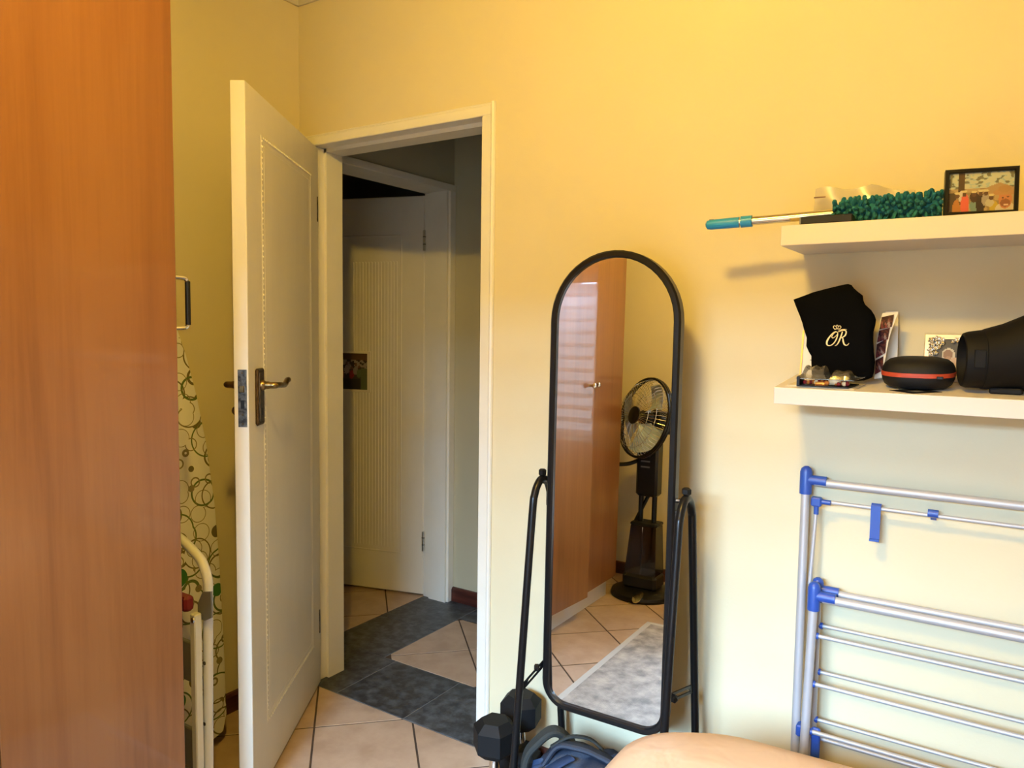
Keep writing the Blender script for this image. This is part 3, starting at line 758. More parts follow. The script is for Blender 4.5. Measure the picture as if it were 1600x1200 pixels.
for (px, py, off, r) in ((1285,978,.050,.0045),(1274,993,.095,.005),(1281,1050,.050,.0045),(1269,1068,.105,.005),(1272,1123,.055,.0045),(1264,1142,.112,.0055),(1264,1149,.08,.005)):
    p = onwall(px, py, off); x0 = qtop.x + (qbot.x-qtop.x)*min(1, max(0, (qtop.z-p.z)/(qtop.z-qbot.z)))
    MB().tube([(x0, p.y, p.z), (x0+dxQ, p.y, p.z)], r, 10).build('rod', M['alu'], rk, smooth=True)
    for dx in (0, dxQ): MB().lathe([(.008,-.004),(.008,.004)], (x0+dx+(.011 if dx == 0 else -.011), p.y, p.z), (1,0,0), 10).build('rod_cap', M['blue'], rk, smooth=True)
def tee(c, s, name='corner_joint', r=.0145, zl=.035, al=.048):
    j = MB().tube([c+V(0,0,-zl), c+V(0,0,zl*.55), c+V(0,0,zl*.8), c+V(0,0,zl*.95)], [r,r,r*.8,r*.35], 14).build(name, M['blue'], rk, smooth=True)
    MB().tube([c, c+V(s*al,0,0)], r*.86, 14).build('socket', M['blue'], j, smooth=True)
tee(V(ptop.x, tb_.y, tb_.z+.004), 1); tee(V(RX1, tb_.y, tb_.z+.004), -1)
qz = onwall(1308, 940, .095); tee(V(qtop.x, qz.y, qz.z+.004), 1); tee(V(qtop.x+dxQ, qz.y, qz.z+.004), -1)
rz = onwall(1310, 929, .050); tee(V(rtop.x, rz.y, rz.z+.004), 1, r=.0135, zl=.03); tee(V(rtop.x+dxQ, rz.y, rz.z+.004), -1, r=.0135, zl=.03)
hz = onwall(1276, 783, .045)
for x, s_ in ((hz.x, 1), (RX1-.025, -1)):
    c = V(x, hz.y, hz.z)
    j = MB().fbox(c, (1,0,0), (0,1,0), (0,0,1), (-.012,-.010,-.012), (.012,.010,.010), .003).build('rod_clip', M['blue'], rk)
    MB().tube([c, c+V(s_*.032,0,.0)], .0062, 10).build('socket', M['blue'], j, smooth=True)
    MB().tube([c, c+V(0,0,-.032)], .006, 10).build('socket', M['blue'], j, smooth=True)
    MB().tube([c+V(0,0,-.02), V(c.x-.004, c.y-.02, qz.z+.02)], .0046, 10).build('stay_rod', M['alu'], rk, smooth=True)
hk = onwall(1369.5, 792, .035); hk2 = onwall(1369.5, 843, .035)
h_ = MB().fbox((hk.x, hk.y, 0), (1,0,0), (0,1,0), (0,0,1), (-.0105,-.010,hk2.z), (.0105,-.007,hk.z+.004)).build('swing_hook', M['blue'], rk)
MB().tube([(hk.x-.0105, hk.y, hk.z), (hk.x+.0105, hk.y, hk.z)], .0085, 10).build('hook_sleeve', M['blue'], h_, smooth=True)
MB().fbox((hk.x, hk.y, 0), (1,0,0), (0,1,0), (0,0,1), (-.0105,-.016,hk2.z-.002), (.0105,-.007,hk2.z+.003)).build('hook_lip', M['blue'], h_)
ck = onwall(1458, 802.5, .035)
c_ = MB().tube([(ck.x-.0105, ck.y, ck.z), (ck.x+.0105, ck.y, ck.z)], .0092, 10).build('rod_sleeve', M['blue'], rk, smooth=True)
MB().fbox((ck.x, ck.y, ck.z), (1,0,0), V(0,.8,-.6), V(0,.6,.8), (-.006,0,-.002), (.006,.03,.002)).build('sleeve_tab', M['blue'], c_)
fz = onwall(1274, 1165, .10)
MB().fbox((fz.x, fz.y, fz.z), (1,0,0), (0,1,0), (0,0,1), (-.010,-.006,-.03), (.010,.004,.045), .003).build('lock_tab', M['blue'], rk)
pz = onwall(1248, 1140, .09)
MB().fbox((pz.x, pz.y, pz.z), (1,0,0), (0,1,0), (0,0,1), (-.006,-.008,-.014), (.008,.02,.014), .003).build('pivot_cap', M['blue'], rk)

# ---- floating shelves
SX0, SX1, SD = -.433, .60, .225
sh1 = MB().fbox((0, WALL, 0), (1,0,0), (0,-1,0), (0,0,1), (SX0, .0005, 1.5645), (SX1, SD, 1.6085), .0012).build('floating_shelf', M['shelf'], None)
tag(sh1, 'upper white floating shelf holding the teal duster and black frame', 'shelf', 'white floating shelves')
TL = math.radians(5.2)
sb_, sc_ = V(0, -math.cos(TL), -math.sin(TL)), V(0, -math.sin(TL), math.cos(TL))
def zt2(y, x=0): return 1.2705 - (WALL-y)*math.tan(TL)
sh2 = MB().fbox((0, WALL, 1.2705), (1,0,0), sb_, sc_, (SX0-.002, .0005, -.0375), (SX1, SD, 0), .0012).build('floating_shelf', M['shelf'], None)
tag(sh2, 'lower white floating shelf below, holding the black bag and speaker', 'shelf', 'white floating shelves')
for o_ in (sh1, sh2): pass
Z1 = 1.6085

# ================================================================== THINGS ON THE UPPER SHELF
# extendable duster
A = onwall(1107, 353.5, .19); B = onwall(1470, 318, .115)
dz = thing('duster', (-.35, 1.79, Z1), 'extendable duster with teal chenille head and blue grip on the upper shelf', 'duster')
def along(t): return A.lerp(B, t)
Bt = (B-A).normalized()
pA = V(-.624, WALL-.165, 1.6285); pB = V(-.03, WALL-.112, 1.651)
dd = (pB-pA).normalized()
def P(t): return pA + dd*t
grip = MB().tube([P(0), P(.004), P(.012), P(.06), P(.079), P(.0795)], [.005,.0105,.012,.0125,.0125,.006], 14).build('grip', M['cyan'], dz, smooth=True)
MB().tube([P(.082), P(.083), P(.108), P(.109)], [.010,.0135,.0135,.011], 14).build('collar', M['cyan'], grip, smooth=True)
MB().fbox(P(.013)+V(0,0,.009), dd, V(0,1,0), V(0,0,1), (-.004,-.004,0), (.006,.004,.003)).build('hang_hole', M['blackp'], grip)
MB().tube([P(.078), P(.29)], .0100, 14).build('pole', M['pole'], dz, smooth=True)
MB().tube([P(.25), P(.30)], .0072, 12).build('pole', M['pole'], dz, smooth=True)
ch = MB()
CA, CB = P(.288), P(.490)
cd = (CB-CA).normalized()
MB().tube([CA, CA.lerp(CB,.05), CB], [.010,.018,.018], 10).build('head_core', M['teal'], dz, smooth=True)
for i in range(18):
    for j in range(13):
        t = (i+random.uniform(-.3,.3))/17; an = 2*math.pi*(j+.5*(i % 2)+random.uniform(-.25,.25))/13
        c = CA.lerp(CB, max(0, t)); rd_ = V(0, math.cos(an), math.sin(an))
        base = c + rd_*.013; L_ = random.uniform(.016, .024)
        if base.z + rd_.z*L_ < Z1+.006: L_ = .007
        tip = base + rd_*L_ + cd*random.uniform(-.007,.007) + V(0, 0, -.002)
        ch.tube([base, base.lerp(tip, .5), base.lerp(tip, .85), tip], [.0042,.0052,.0050,.0024], 6)
ch.build('chenille_head', M['teal'], dz, smooth=True, kind='stuff')
# clear bag behind the duster
cb = MB()
n1, n2 = 14, 6
pts = []
for j in range(n2+1):
    for i in range(n1+1):
        s, t = i/n1, j/n2
        x = -.412 + .22*s + .010*t*(1-s); top = (.106 - .004*s - .05*max(0, s-.6))
        pts.append(V(x, WALL-.030+.012*math.sin(s*9+t*4)*t+.02*(1-t), Z1+.001+top*t+.004*math.sin(s*14)*t))
cb.add(pts, [(j*(n1+1)+i, j*(n1+1)+i+1, (j+1)*(n1+1)+i+1, (j+1)*(n1+1)+i) for j in range(n2) for i in range(n1)])
ff = len(cb.v)
cb.add([p + V(0, -.018*(1-abs(2*(k//(n1+1))/n2-1)), 0) for k, p in enumerate(pts)], [(j*(n1+1)+i, j*(n1+1)+i+1, (j+1)*(n1+1)+i+1, (j+1)*(n1+1)+i) for j in range(n2) for i in range(n1)])
pb = thing('plastic_bag', (-.28, WALL-.03, Z1), 'crumpled clear plastic wrapper behind the teal duster', 'wrapper')
cb.build('film', M['bagfilm'], pb, smooth=True)
box('printed_label', (-.402, WALL-.054, Z1+.082), (-.376, WALL-.053, Z1+.085), M['skirt'], pb)
box('printed_label', (-.356, WALL-.056, Z1+.046), (-.348, WALL-.055, Z1+.051), M['blackp'], pb)
# slim black box
bx = thing('black_case', (-.335, 1.768, Z1), 'slim glossy black case lying on the upper shelf edge', 'case')
box('shell', (-.392, WALL-.223, Z1+.0005), (-.288, WALL-.186, Z1+.0165), M['blackp'], bx, .0015)
box('end_cap', (-.3945, WALL-.2225, Z1+.001), (-.3915, WALL-.1865, Z1+.016), M['grey'], bx)
# black photo frame
pf = thing('picture_frame', (-.06, 1.81, Z1), 'black framed group photograph leaning on the upper shelf', 'picture frame')
fa = V(-.1245, 1.775, Z1+.0015); fx = V(1, .17, 0).normalized(); fn_ = V(.17, -1, .12).normalized(); fz_ = fx.cross(fn_)*-1
if fz_.z < 0: fz_ = -fz_
FW, FH, FT = .131, .098, .011
MB().sweep(rrect(FT/2, FW-FT/2, FT/2, FH-FT/2), [(-FT/2,-.016),(-FT/2,.004),(-FT*.3,.006),(FT*.3,.006),(FT/2,.004),(FT/2,-.016),(-FT/2,-.016)], fa, fx, fz_, fn_).build('frame', M['black'], pf)
MB().fbox(fa, fx, fz_, fn_, (.004,.004,-.014), (FW-.004,FH-.004,-.002)).build('backing', M['grey'], pf)
def group_photo(s, t):
    c = (.34,.36,.24)
    if t > .55:
        c = (.30,.38,.36)
        k = nz(s, t, 14)
        if k > .05: c = (.42,.42,.30)
        if k < -.15: c = (.14,.13,.08)
    if t > .40 and t < .72 and abs(s-.78) < (.72-t)*1.6: c = (.33,.22,.11)
    elif t <= .60: c = (.24,.17,.08) if nz(s,t,9) > 0 else (.34,.25,.13)
    if blob(s,t,.20,.72,.05,.55): c = (.07,.04,.02)
    if s < .12 and t < .5: c = (.06,.04,.025)
    ppl = [(.13,.05,.28,(.36,.15,.04)),(.22,.40,.16,(.45,.40,.36)),(.26,.18,.30,(.55,.10,.07)),(.40,.15,.16,(.14,.22,.22)),(.40,.38,.14,(.05,.025,.02)),(.50,.18,.30,(.035,.022,.02)),(.58,.30,.16,(.30,.26,.22)),(.70,.12,.14,(.40,.30,.05)),(.64,.22,.10,(.40,.36,.28))]
    for cx, cy, r, cc in ppl:
        if blob(s,t,cx,cy,.065,r): c = cc
    for cx, cy in ((.14,.42),(.25,.46),(.40,.44),(.50,.46),(.58,.46),(.66,.34)):
        if blob(s,t,cx,cy,.035,.06): c = (.09,.045,.03)
        if blob(s,t,cx,cy+.07,.042,.035): c = (.50,.42,.22)
    if blob(s,t,.88,.05,.16,.16): c = (.48,.42,.34)
    if blob(s,t,.87,.30,.10,.24): c = (.42,.17,.08)
    if blob(s,t,.87,.20,.075,.10): c = (.22,.09,.05)
    if blob(s,t,.885,.155,.035,.025): c = (.55,.40,.32)
    if blob(s,t,.83,.33,.018,.02) or blob(s,t,.91,.35,.018,.02): c = (.10,.045,.03)
    if t > .40 and blob(s,t,.85,.46,.17,.09): c = (.36,.20,.09)
    if blob(s,t,.86,.55,.10,.09): c = (.33,.19,.08)
    return c
picture('photograph', fa + fx*FT*.8 + fz_*FT*.8 + fn_*-.001, fx*(FW-1.6*FT), fz_*(FH-1.6*FT), 72, 52, group_photo, pf)
MB().prism([fa + fx*.05 + fn_*-.016 + fz_*.07, fa + fx*.08 + fn_*-.016 + fz_*.07, fa + fx*.08 + fn_*-.045 + fz_*-.004, fa + fx*.05 + fn_*-.045 + fz_*-.004], fn_*.002).build('easel_back', M['grey'], pf)

# ================================================================== THINGS ON THE LOWER SHELF
# cream envelope, gold edged card frame, velvet bag, blister pack
ev_y0, ev_y1 = WALL-.215, WALL-.10
ev = thing('envelope', (-.36, WALL-.15, zt2(WALL-.15)), 'cream paper envelope lying under the clear pack on the lower shelf', 'envelope')
def shelf_quad(name, pts, th, m_, parent, lift=.0004):
    lo = [V(x, y, zt2(y)+lift) for x, y in pts]; return MB().prism(lo, (0,0,th)).build(name, m_, parent)
shelf_quad('sheet', [(-.415, WALL-.203), (-.27, WALL-.212), (-.26, WALL-.125), (-.405, WALL-.12)], .0012, M['cream'], ev)
shelf_quad('flap', [(-.412, WALL-.200), (-.275, WALL-.207), (-.33, WALL-.165)], .0010, M['paper'], ev, .0019)
gf = thing('card_frame', (-.37, WALL-.06, zt2(WALL-.06)), 'white card in a thin gold frame half hidden behind the black velvet bag', 'picture frame')
g0 = V(-.4145, WALL-.075, zt2(WALL-.075)+.001); gx = V(1,.10,0).normalized(); gn = V(.1,-1,.28).normalized(); gz = gx.cross(gn); gz = -gz if gz.z < 0 else gz
MB().sweep(rrect(.003, .105, .003, .115), [(-.003,-.004),(-.003,.004),(.003,.004),(.003,-.004),(-.003,-.004)], g0, gx, gz, gn).build('gold_edge', M['goldedge'], gf)
MB().fbox(g0, gx, gz, gn, (.005,.005,-.003), (.103,.113,.001)).build('card', M['paper'], gf)
for k, w in ((.044, .012), (.028, .010)): MB().fbox(g0, gx, gz, gn, (.022,k,.001), (.022+w,k+.0016,.0014)).build('printed_line', M['blackp'], gf)
# velvet bag: outline measured in the bag's own plane
VY = WALL-.125
vb = thing('velvet_bag', (-.29, VY, zt2(VY)), 'black velvet pouch with gold crowned monogram standing on the lower shelf', 'bag')
oz = [(62,240),(140,212),(250,170),(400,130),(560,92),(600,86),(635,96),(660,130),(700,165),(745,200),(752,250),(770,290),(830,345),(862,395),(878,440),(868,500),(852,560),(850,650),(856,760),(868,860),(858,950),(840,1010),(760,1040),(600,1050),(420,1050),(280,1040),(245,980),(240,870),(240,800),(215,760),(190,700),(195,620),(168,540),(150,470),(125,400),(92,320)]
ol = [onwall(1230+x*.15833, 430+y*.15833, .125) for x, y in oz]
zmin = min(p.z for p in ol)
for p in ol: p.z = max(p.z, zt2(VY)+.002)
cx_ = sum((p for p in ol), Vector())/len(ol)
def inflate(ol, ctr, T, fr=(1.0,.985,.94,.86,.72,.5,.25)):
    m_ = MB(); rings = []
    hs = [0,.35,.62,.82,.95,1.0,1.0]
    def rg(sgn): return [[ctr + (p-ctr)*k + V(0, -sgn*T*h*(1+.10*noise.noise(Vector((p.x*30, p.z*30, k*2)))*(1-h*.6)), 0) for p in ol] for k, h in zip(fr, hs)]
    a = list(reversed(rg(-1))); b = rg(1)
    m_.loft(a + b[1:]); return m_
inflate(ol, cx_, .020).build('pouch', M['velvet'], vb, smooth=True)
def stroke(pts, ws, m_=M['gold'], name='embroidery', parent=vb, off=.1462, th=.0006, sc=.15833, ox=1230, oy=430):
    P2 = smoothpath([(x, y, 0) for x, y in pts], 7); n = len(P2); L_, R_ = [], []
    k = len(ws)-1
    for i, p in enumerate(P2):
        t = P2[min(i+1,n-1)] - P2[max(i-1,0)]; t.normalize(); nr = V(-t.y, t.x, 0)
        f = i/(n-1)*k; j = min(int(f), k-1); w = ws[j]*(1-(f-j)) + ws[j+1]*(f-j)
        for lst, s in ((L_, 1), (R_, -1)):
            q = p + nr*s*w/2; lst.append(onwall(ox+q.x*sc, oy+q.y*sc, off))
    rings = [[a, b, b+V(0,th,0), a+V(0,th,0)] for a, b in zip(L_, R_)]
    return MB().loft(rings).build(name, m_, parent)
mono = stroke([(497,566),(480,556),(455,568),(425,600),(398,640),(390,672),(400,692),(430,692),(462,668),(485,630),(497,590),(496,566),(478,562),(455,580),(440,606),(450,620),(475,604),(500,575)], [4,6,8,12,16,16,10,8,10,12,10,7,5,6,6,6,5,4], name='monogram')
stroke([(505,560),(540,546),(570,545),(582,560),(574,590),(552,610),(525,618),(548,622),(552,650),(562,680),(580,692),(598,686),(610,670)], [5,7,9,12,13,9,6,8,16,14,9,7,4], name='monogram')
stroke([(545,556),(535,590),(520,630),(505,664),(488,688),(470,696)], [10,13,14,12,8,4], name='monogram')
stroke([(500,552),(535,538),(565,534),(588,536)], [3,6,5,3], name='monogram')
for pts in ([(468,532),(455,515),(462,500),(480,505),(490,528)], [(490,528),(484,505),(492,492),(503,505),(498,528)], [(498,528),(506,506),(522,500),(530,514),(516,532)], [(466,534),(490,529),(518,533)]):
    stroke(pts, [5,6,6,6,5], name='crown')
# photo strip, curved, in front of a white card
ps = thing('photo_strip', (-.225, WALL-.06, zt2(WALL-.06)), 'curled strip of four dark photo booth pictures beside the velvet bag', 'photo strip')
PY = WALL-.075
def sp_pt(px, py, off=.075): return onwall(px, py, off)
# strip drawn as a curved sheet: left and right edges sampled downwards
Lz = [(1379,489),(1375.5,500),(1374,512),(1371.5,522),(1369.5,535),(1368,550),(1367,565),(1366.5,580),(1366,592)]
Rz = [(1404,487),(1400,498),(1396,508),(1392.5,518),(1389,530),(1386.5,543),(1384,556),(1382,570),(1380,590)]
def curve_at(t):
    f = t*(len(Lz)-1); j = min(int(f), len(Lz)-2); a = f-j
    l = Vector(Lz[j]).lerp(Vector(Lz[j+1]), a); r = Vector(Rz[j]).lerp(Vector(Rz[j+1]), a); return l, r
m_ = MB(); rows = []
for i in range(17):
    l, r = curve_at(i/16); rows.append([sp_pt(l.x, l.y, .055+.03*i/16), sp_pt(r.x, r.y, .062+.03*i/16)])
front = [[a, b, b+V(0,.0006,0), a+V(0,.0006,0)] for a, b in rows]
for q in front:
    for p in q: p.z = max(p.z, zt2(p.y)+.0012)
MB().loft(front).build('strip_paper', M['paper'], ps, smooth=True)
def booth(seed):
    def fnc(s, t):
        c = (.035,.010,.012)
        k = nz(s+seed, t, 5)
        if k > .15: c = (.10,.025,.02)
        for cx, h in ((.25,.5),(.55,.45),(.80,.7)):
            if blob(s,t,cx,h,.09,.14): c = (.20,.075,.055)
            if blob(s,t,cx,h-.3,.11,.24): c = (.16,.03,.035) if cx < .6 else (.28,.20,.18)
        return c
    return fnc
for k, (t0, t1) in enumerate(((.075,.285),(.31,.50),(.525,.71),(.735,.93))):
    l0, r0 = curve_at(t1); l1, r1 = curve_at(t0)
    a = .055+.03*t1+.003; b = .055+.03*t0+.003
    p0 = sp_pt(l0.x+.7, l0.y, a); p1 = sp_pt(r0.x-1.7, r0.y, a+.006); p2 = sp_pt(l1.x+.7, l1.y, b)
    picture('booth_picture', p0, p1-p0, p2-p0, 14, 14, booth(k*3.1), ps)
wc = thing('white_card', (-.21, WALL-.03, zt2(WALL-.03)), 'plain white card leaning on the wall behind the photo strip', 'card')
c0, c1 = onwall(1372, 592, .045), onwall(1402, 592, .045); ct = onwall(1403.5, 486, .012)
MB().prism([V(c0.x, WALL-.048, zt2(WALL-.048)+.001), V(c1.x, WALL-.048, zt2(WALL-.048)+.001), V(ct.x, WALL-.006, ct.z), V(c0.x+.004, WALL-.006, ct.z)], (0,-.0015,0)).build('sheet', M['paper'], wc)
# clear blister pack of beads
cy0, cy1 = WALL-.212, WALL-.152
pk = thing('bead_pack', (-.34, WALL-.155, zt2(WALL-.155)), 'clear plastic tray of red and amber beads on the lower shelf', 'plastic tray')
def kz(y): return zt2(y)+.0032
base_ = [(-.388, cy0), (-.282, cy0), (-.270, cy1), (-.380, cy1)]
MB().prism([V(x, y, kz(y)) for x, y in base_], (0,0,.002)).build('card_base', M['blackp'], pk)
MB().prism([V(-.389, cy0, kz(cy0)), V(-.389+.006, cy0, kz(cy0)), V(-.389+.006, cy0, kz(cy0)+.021), V(-.389, cy0, kz(cy0)+.021)], (0,.05,0.004)).build('end_wall', M['blackp'], pk)
def dome(x0, x1, y0, y1, h, ribs):
    m_ = MB(); n = 16; rows = []
    for j, (t, hh) in enumerate(((0,0),(.06,.45),(.2,.85),(.4,1),(.6,1),(.8,.85),(.94,.45),(1,0))):
        row = []
        for i in range(n+1):
            s = i/n; e = min(1, s/.12, (1-s)/.12); g = 1-.16*(math.cos(s*ribs*2*math.pi)*.5+.5)
            y = y0+(y1-y0)*t; row.append(V(x0+(x1-x0)*s+.004*(hh)*(.5-s)*2, y, kz(y)+.0175+h*hh*e*g))
        rows.append(row)
    m_.loft(rows, False, False, closed=False); return m_
dome(-.386, -.325, cy0, cy1, .026, 3).build('blister', M['plastic'], pk)
dome(-.325, -.275, cy0+.002, cy1, .017, 2).build('blister', M['plastic'], pk)
MB().prism([V(x*1.0-.003*(1 if x < -.33 else -3.6), y, kz(y)+.0165) for x, y in base_], (0,0,.0012)).build('rim', M['plastic'], pk)
random.seed(3)
for k in range(16):
    x = -.374 + .0058*k + random.uniform(-.001,.001); y = cy0+.010+random.uniform(0,.012); r = random.uniform(.0046,.0062)
    MB().sphere((x, y, kz(y)+.0022+r), r, 8, 6).build('bead', M[['bead','amber','bead','amber','ivory'][k % 5]], pk, smooth=True)
MB().sphere((-.313, cy0+.018, kz(cy0+.018)+.0115), .0105, 12, 8, (1.25,1,.85)).build('shell_bead', M['ivory'], pk, smooth=True)
MB().tube([(-.352, cy0+.014, kz(cy0)+.007), (-.325, cy0+.013, kz(cy0)+.007)], [.0055,.0048], 8).build('bead', M['amber'], pk, smooth=True)
# dark card lying flat
dc = thing('flat_card', (-.15, WALL-.19, zt2(WALL-.19)), 'small dark card lying flat on the front of the lower shelf', 'card')
shelf_quad('sheet', [(-.205, WALL-.190), (-.158, WALL-.216), (-.108, WALL-.180), (-.155, WALL-.150)], .0007, M['black'], dc)
shelf_quad('printed_patch', [(-.170, WALL-.190), (-.156, WALL-.198), (-.140, WALL-.188), (-.154, WALL-.179)], .0002, M['grey'], dc, .0012)
# black case with red zip
hc = thing('zip_case', (-.17, WALL-.13, zt2(WALL-.13)), 'black oval hard case with an orange red zip on the lower shelf', 'case')
hcx, hcy, hcz = -.158, WALL-.130, zt2(WALL-.130)+.001
HA, HB = .070, .056
def lobe(an):
    c, s = math.cos(an), math.sin(an); q = (abs(c)**2.5+abs(s)**2.5)**(-1/2.5)
    return c*q, s*q
def ring_(k, z, n=40, dent=0): return [V(hcx+HA*k*lobe(2*math.pi*i/n)[0], hcy+HB*k*lobe(2*math.pi*i/n)[1], hcz+z+.09*HB*k*lobe(2*math.pi*i/n)[1]) for i in range(n)]
MB().loft([ring_(.60,0.0011), ring_(.80,0.0022), ring_(.92,0.0088), ring_(.985,0.0198), ring_(1.0,0.0270)]).build('lower_shell', M['rubber'], hc, smooth=True)
MB().loft([ring_(1.0,0.0361), ring_(.985,0.0429), ring_(.93,0.0517), ring_(.80,0.0594), ring_(.58,0.0633), ring_(.3,0.0649)]).build('upper_shell', M['rubber'], hc, smooth=True)
zp_ = MB().loft([ring_(.985,0.0264), ring_(1.012,0.0273), ring_(1.012,0.0358), ring_(.985,0.0366)]).build('zip', M['redzip'], hc, smooth=True)
MB().fbox((hcx+.045, hcy-HB*.93-.004, hcz+.024), (1,0,0), (0,1,0), (0,0,1), (-.006,-.002,-.003), (.006,.004,.003), .001).build('zip_pull', M['blackp'], zp_)
# silver photo frame with flowers
sf = thing('silver_frame', (-.13, WALL-.03, zt2(WALL-.03)), 'silver photo frame with embossed flowers and a baby picture', 'picture frame')
s0 = onwall(1439, 588, .055); s0.z = zt2(s0.y)+.001
s1 = V(s0.x+.108, s0.y+.004, s0.z)
sx_ = (s1-s0).normalized(); sn = V(-.03,-1,.22); sn = (sn - sx_*sn.dot(sx_)).normalized(); sz = sx_.cross(sn); sz = -sz if sz.z < 0 else sz
SW, SH = .108, .112
MB().sweep(rrect(.009, SW-.009, .009, SH-.009), [(-.009,-.003),(-.009,.003),(-.007,.0045),(.007,.0045),(.009,.003),(.009,-.003),(-.009,-.003)], s0, sx_, sz, sn).build('frame', M['satin'], sf)
def baby(s, t):
    c = (.045,.038,.022)
    if blob(s,t,.50,.10,.42,.45): c = (.50,.44,.30)
    if blob(s,t,.45,.60,.17,.17): c = (.52,.45,.32)
    if blob(s,t,.44,.60,.12,.12): c = (.24,.13,.06)
    if blob(s,t,.46,.50,.07,.05): c = (.34,.20,.11)
    if blob(s,t,.62,.42,.10,.12): c = (.50,.33,.20)
    if s < .08 or s > .95: c = (.30,.25,.16)
    return c
picture('photograph', s0 + sx_*.016 + sz*.012 + sn*.002, sx_*(SW-.032), sz*(SH-.026), 34, 36, baby, sf)
random.seed(5)
def flower(u, v, r):
    m_ = MB(); c = s0 + sx_*u + sz*v + sn*.0055
    for k in range(5):
        an = 2*math.pi*k/5+u*300
        e = sx_*math.cos(an)+sz*math.sin(an); g = sx_*-math.sin(an)+sz*math.cos(an)
        m_.loft([[c+e*r*.15+g*r*w+sn*h for w, h in ((-.12,.0),(0,.0012),(.12,0))], [c+e*r*.6+g*r*w+sn*h for w, h in ((-.34,.001),(0,.0028),(.34,.001))], [c+e*r+g*r*w+sn*h for w, h in ((-.12,.0),(0,.0008),(.12,0))]], False, False, closed=False)
    m_.sphere(c+sn*.002, r*.22, 6, 4)
    m_.build('flower', M['silver'], sf)
for u, v, r in ((.016,.095,.0075),(.027,.099,.007),(.036,.096,.007),(.018,.084,.0075),(.028,.088,.0065),(.038,.088,.006),(.015,.073,.007),(.025,.076,.007),(.017,.063,.0065),(.026,.066,.006),(.066,.096,.0065),(.076,.098,.007),(.085,.099,.006),(.032,.080,.0055),(.058,.092,.005)):
    flower(u, v, r)
# barrel speaker
sk = thing('portable_speaker', (.02, WALL-.12, zt2(WALL-.12)), 'big black barrel shaped portable speaker at the right end of the lower shelf', 'speaker')
kx0 = -.079; ky = WALL-.135; kz_ = zt2(ky)+.0665
ax = V(1, .22, .0).normalized(); sd_ = V(-ax.y, ax.x, 0)
ks = V(kx0, WALL-.158, zt2(WALL-.150)+.0655)
def sring(h, rz, ry, dz=0, n=32): return [ks + ax*h + sd_*(math.cos(2*math.pi*k/n)*ry) + V(0, 0, math.sin(2*math.pi*k/n)*rz + dz) for k in range(n)]
MB().loft([sring(.022,.038,.038), sring(.007,.045,.045), sring(.0,.050,.050), sring(.002,.0545,.0545), sring(.010,.0575,.0575), sring(.036,.0595,.0595,.002), sring(.037,.061,.061,.002), sring(.070,.067,.062,.007), sring(.105,.076,.064,.015), sring(.15,.083,.066,.022), sring(.20,.080,.064,.019), sring(.245,.064,.058,.003), sring(.26,.050,.050)], False, True).build('body', M['spk'], sk, smooth=True)
MB().lathe([(.001,.0195),(.018,.017),(.034,.0195),(.0385,.0222)], ks, ax, 28, caps=False).build('passive_radiator', M['rubber'], sk, smooth=True)
MB().fbox(ks + ax*.023 - sd_*.058, ax, (0,0,1), -sd_, (-.010,-.014,-.004), (.010,.022,.0025), .0015).build('side_badge', M['rubber'], sk)
for xx in (.065, .17): MB().fbox(ks + ax*xx + V(0, 0, zt2((ks+ax*xx).y)+.0008-ks.z), (1,0,0), -sb_, sc_, (-.012,-.028,-.0), (.045,.028,.012), .003).build('foot', M['rubber'], sk)

# ================================================================== PHOTO ON THE CORRIDOR DOOR, FAN, LAMP
pc = thing('photo_card', G + U2*.40 + N2*.003 + Zz*1.035, 'white bordered group photo stuck on the corridor door', 'photo')
MB().fbox(G, U2, N2, Zz, (.294,.0042,1.035), (.56,.0072,1.247), .0008).build('card', M['paper'], pc)
def crowd(s, t):
    c = (.10,.055,.03) if t > .72 else (.055,.04,.03)
    if t > .66 and t < .80 and s > .62: c = (.30,.27,.22)
    if t < .3: c = (.03,.025,.022)
    k = nz(s, t, 13)
    if .42 < t < .82 and k > .05: c = (.30,.24,.20)
    if .42 < t < .82 and k < -.15: c = (.03,.02,.02)
    for cx, cy, cc in ((.62,.42,(.28,.03,.03)),(.50,.55,(.35,.28,.24)),(.72,.52,(.22,.20,.18)),(.38,.40,(.25,.05,.03)),(.80,.45,(.10,.13,.07))):
        if blob(s,t,cx,cy,.06,.12): c = cc
        if blob(s,t,cx,cy+.17,.03,.045): c = (.14,.07,.045)
    if s > .84 and t < .6: c = (.10,.12,.06)
    return c
picture('photograph', G + U2*.548 + N2*.0078 + Zz*1.049, U2*-.236, Zz*.186, 44, 34, crowd, pc)

# pedestal misting fan beside the wardrobe, visible in the mirror
FX, FY = -1.505, -.30
fan = thing('pedestal_fan', (FX, FY, 0), 'black pedestal misting fan with pale blades, seen in the mirror', 'fan')
MB().lathe([(.170,0),(.174,.012),(.168,.026),(.14,.040),(.09,.05),(.06,.052)], (FX, FY, 0), (0,0,1), 36).build('base', M['black'], fan, smooth=True)
box('base_box', (FX-.095, FY-.075, .045), (FX+.095, FY+.075, .125), M['blackp'], fan, .015)
MB().lathe([(.05,0),(.05,.004),(.02,.006)], (FX+.03, FY+.15, .030), (0,.35,1), 20, sx=.5).build('badge', M['chrome'], fan, smooth=True)
def trap(x0, x1, X0, X1, z0, z1, dy):
    return MB().loft([[V(x0,FY-dy,z0),V(x1,FY-dy,z0),V(x1,FY+dy,z0),V(x0,FY+dy,z0)], [V(X0,FY-dy*.8,z1),V(X1,FY-dy*.8,z1),V(X1,FY+dy*.8,z1),V(X0,FY+dy*.8,z1)]])
tk = trap(FX-.085, FX+.090, FX-.062, FX+.080, .125, .385, .065).build('water_tank', M['smoke'], fan)
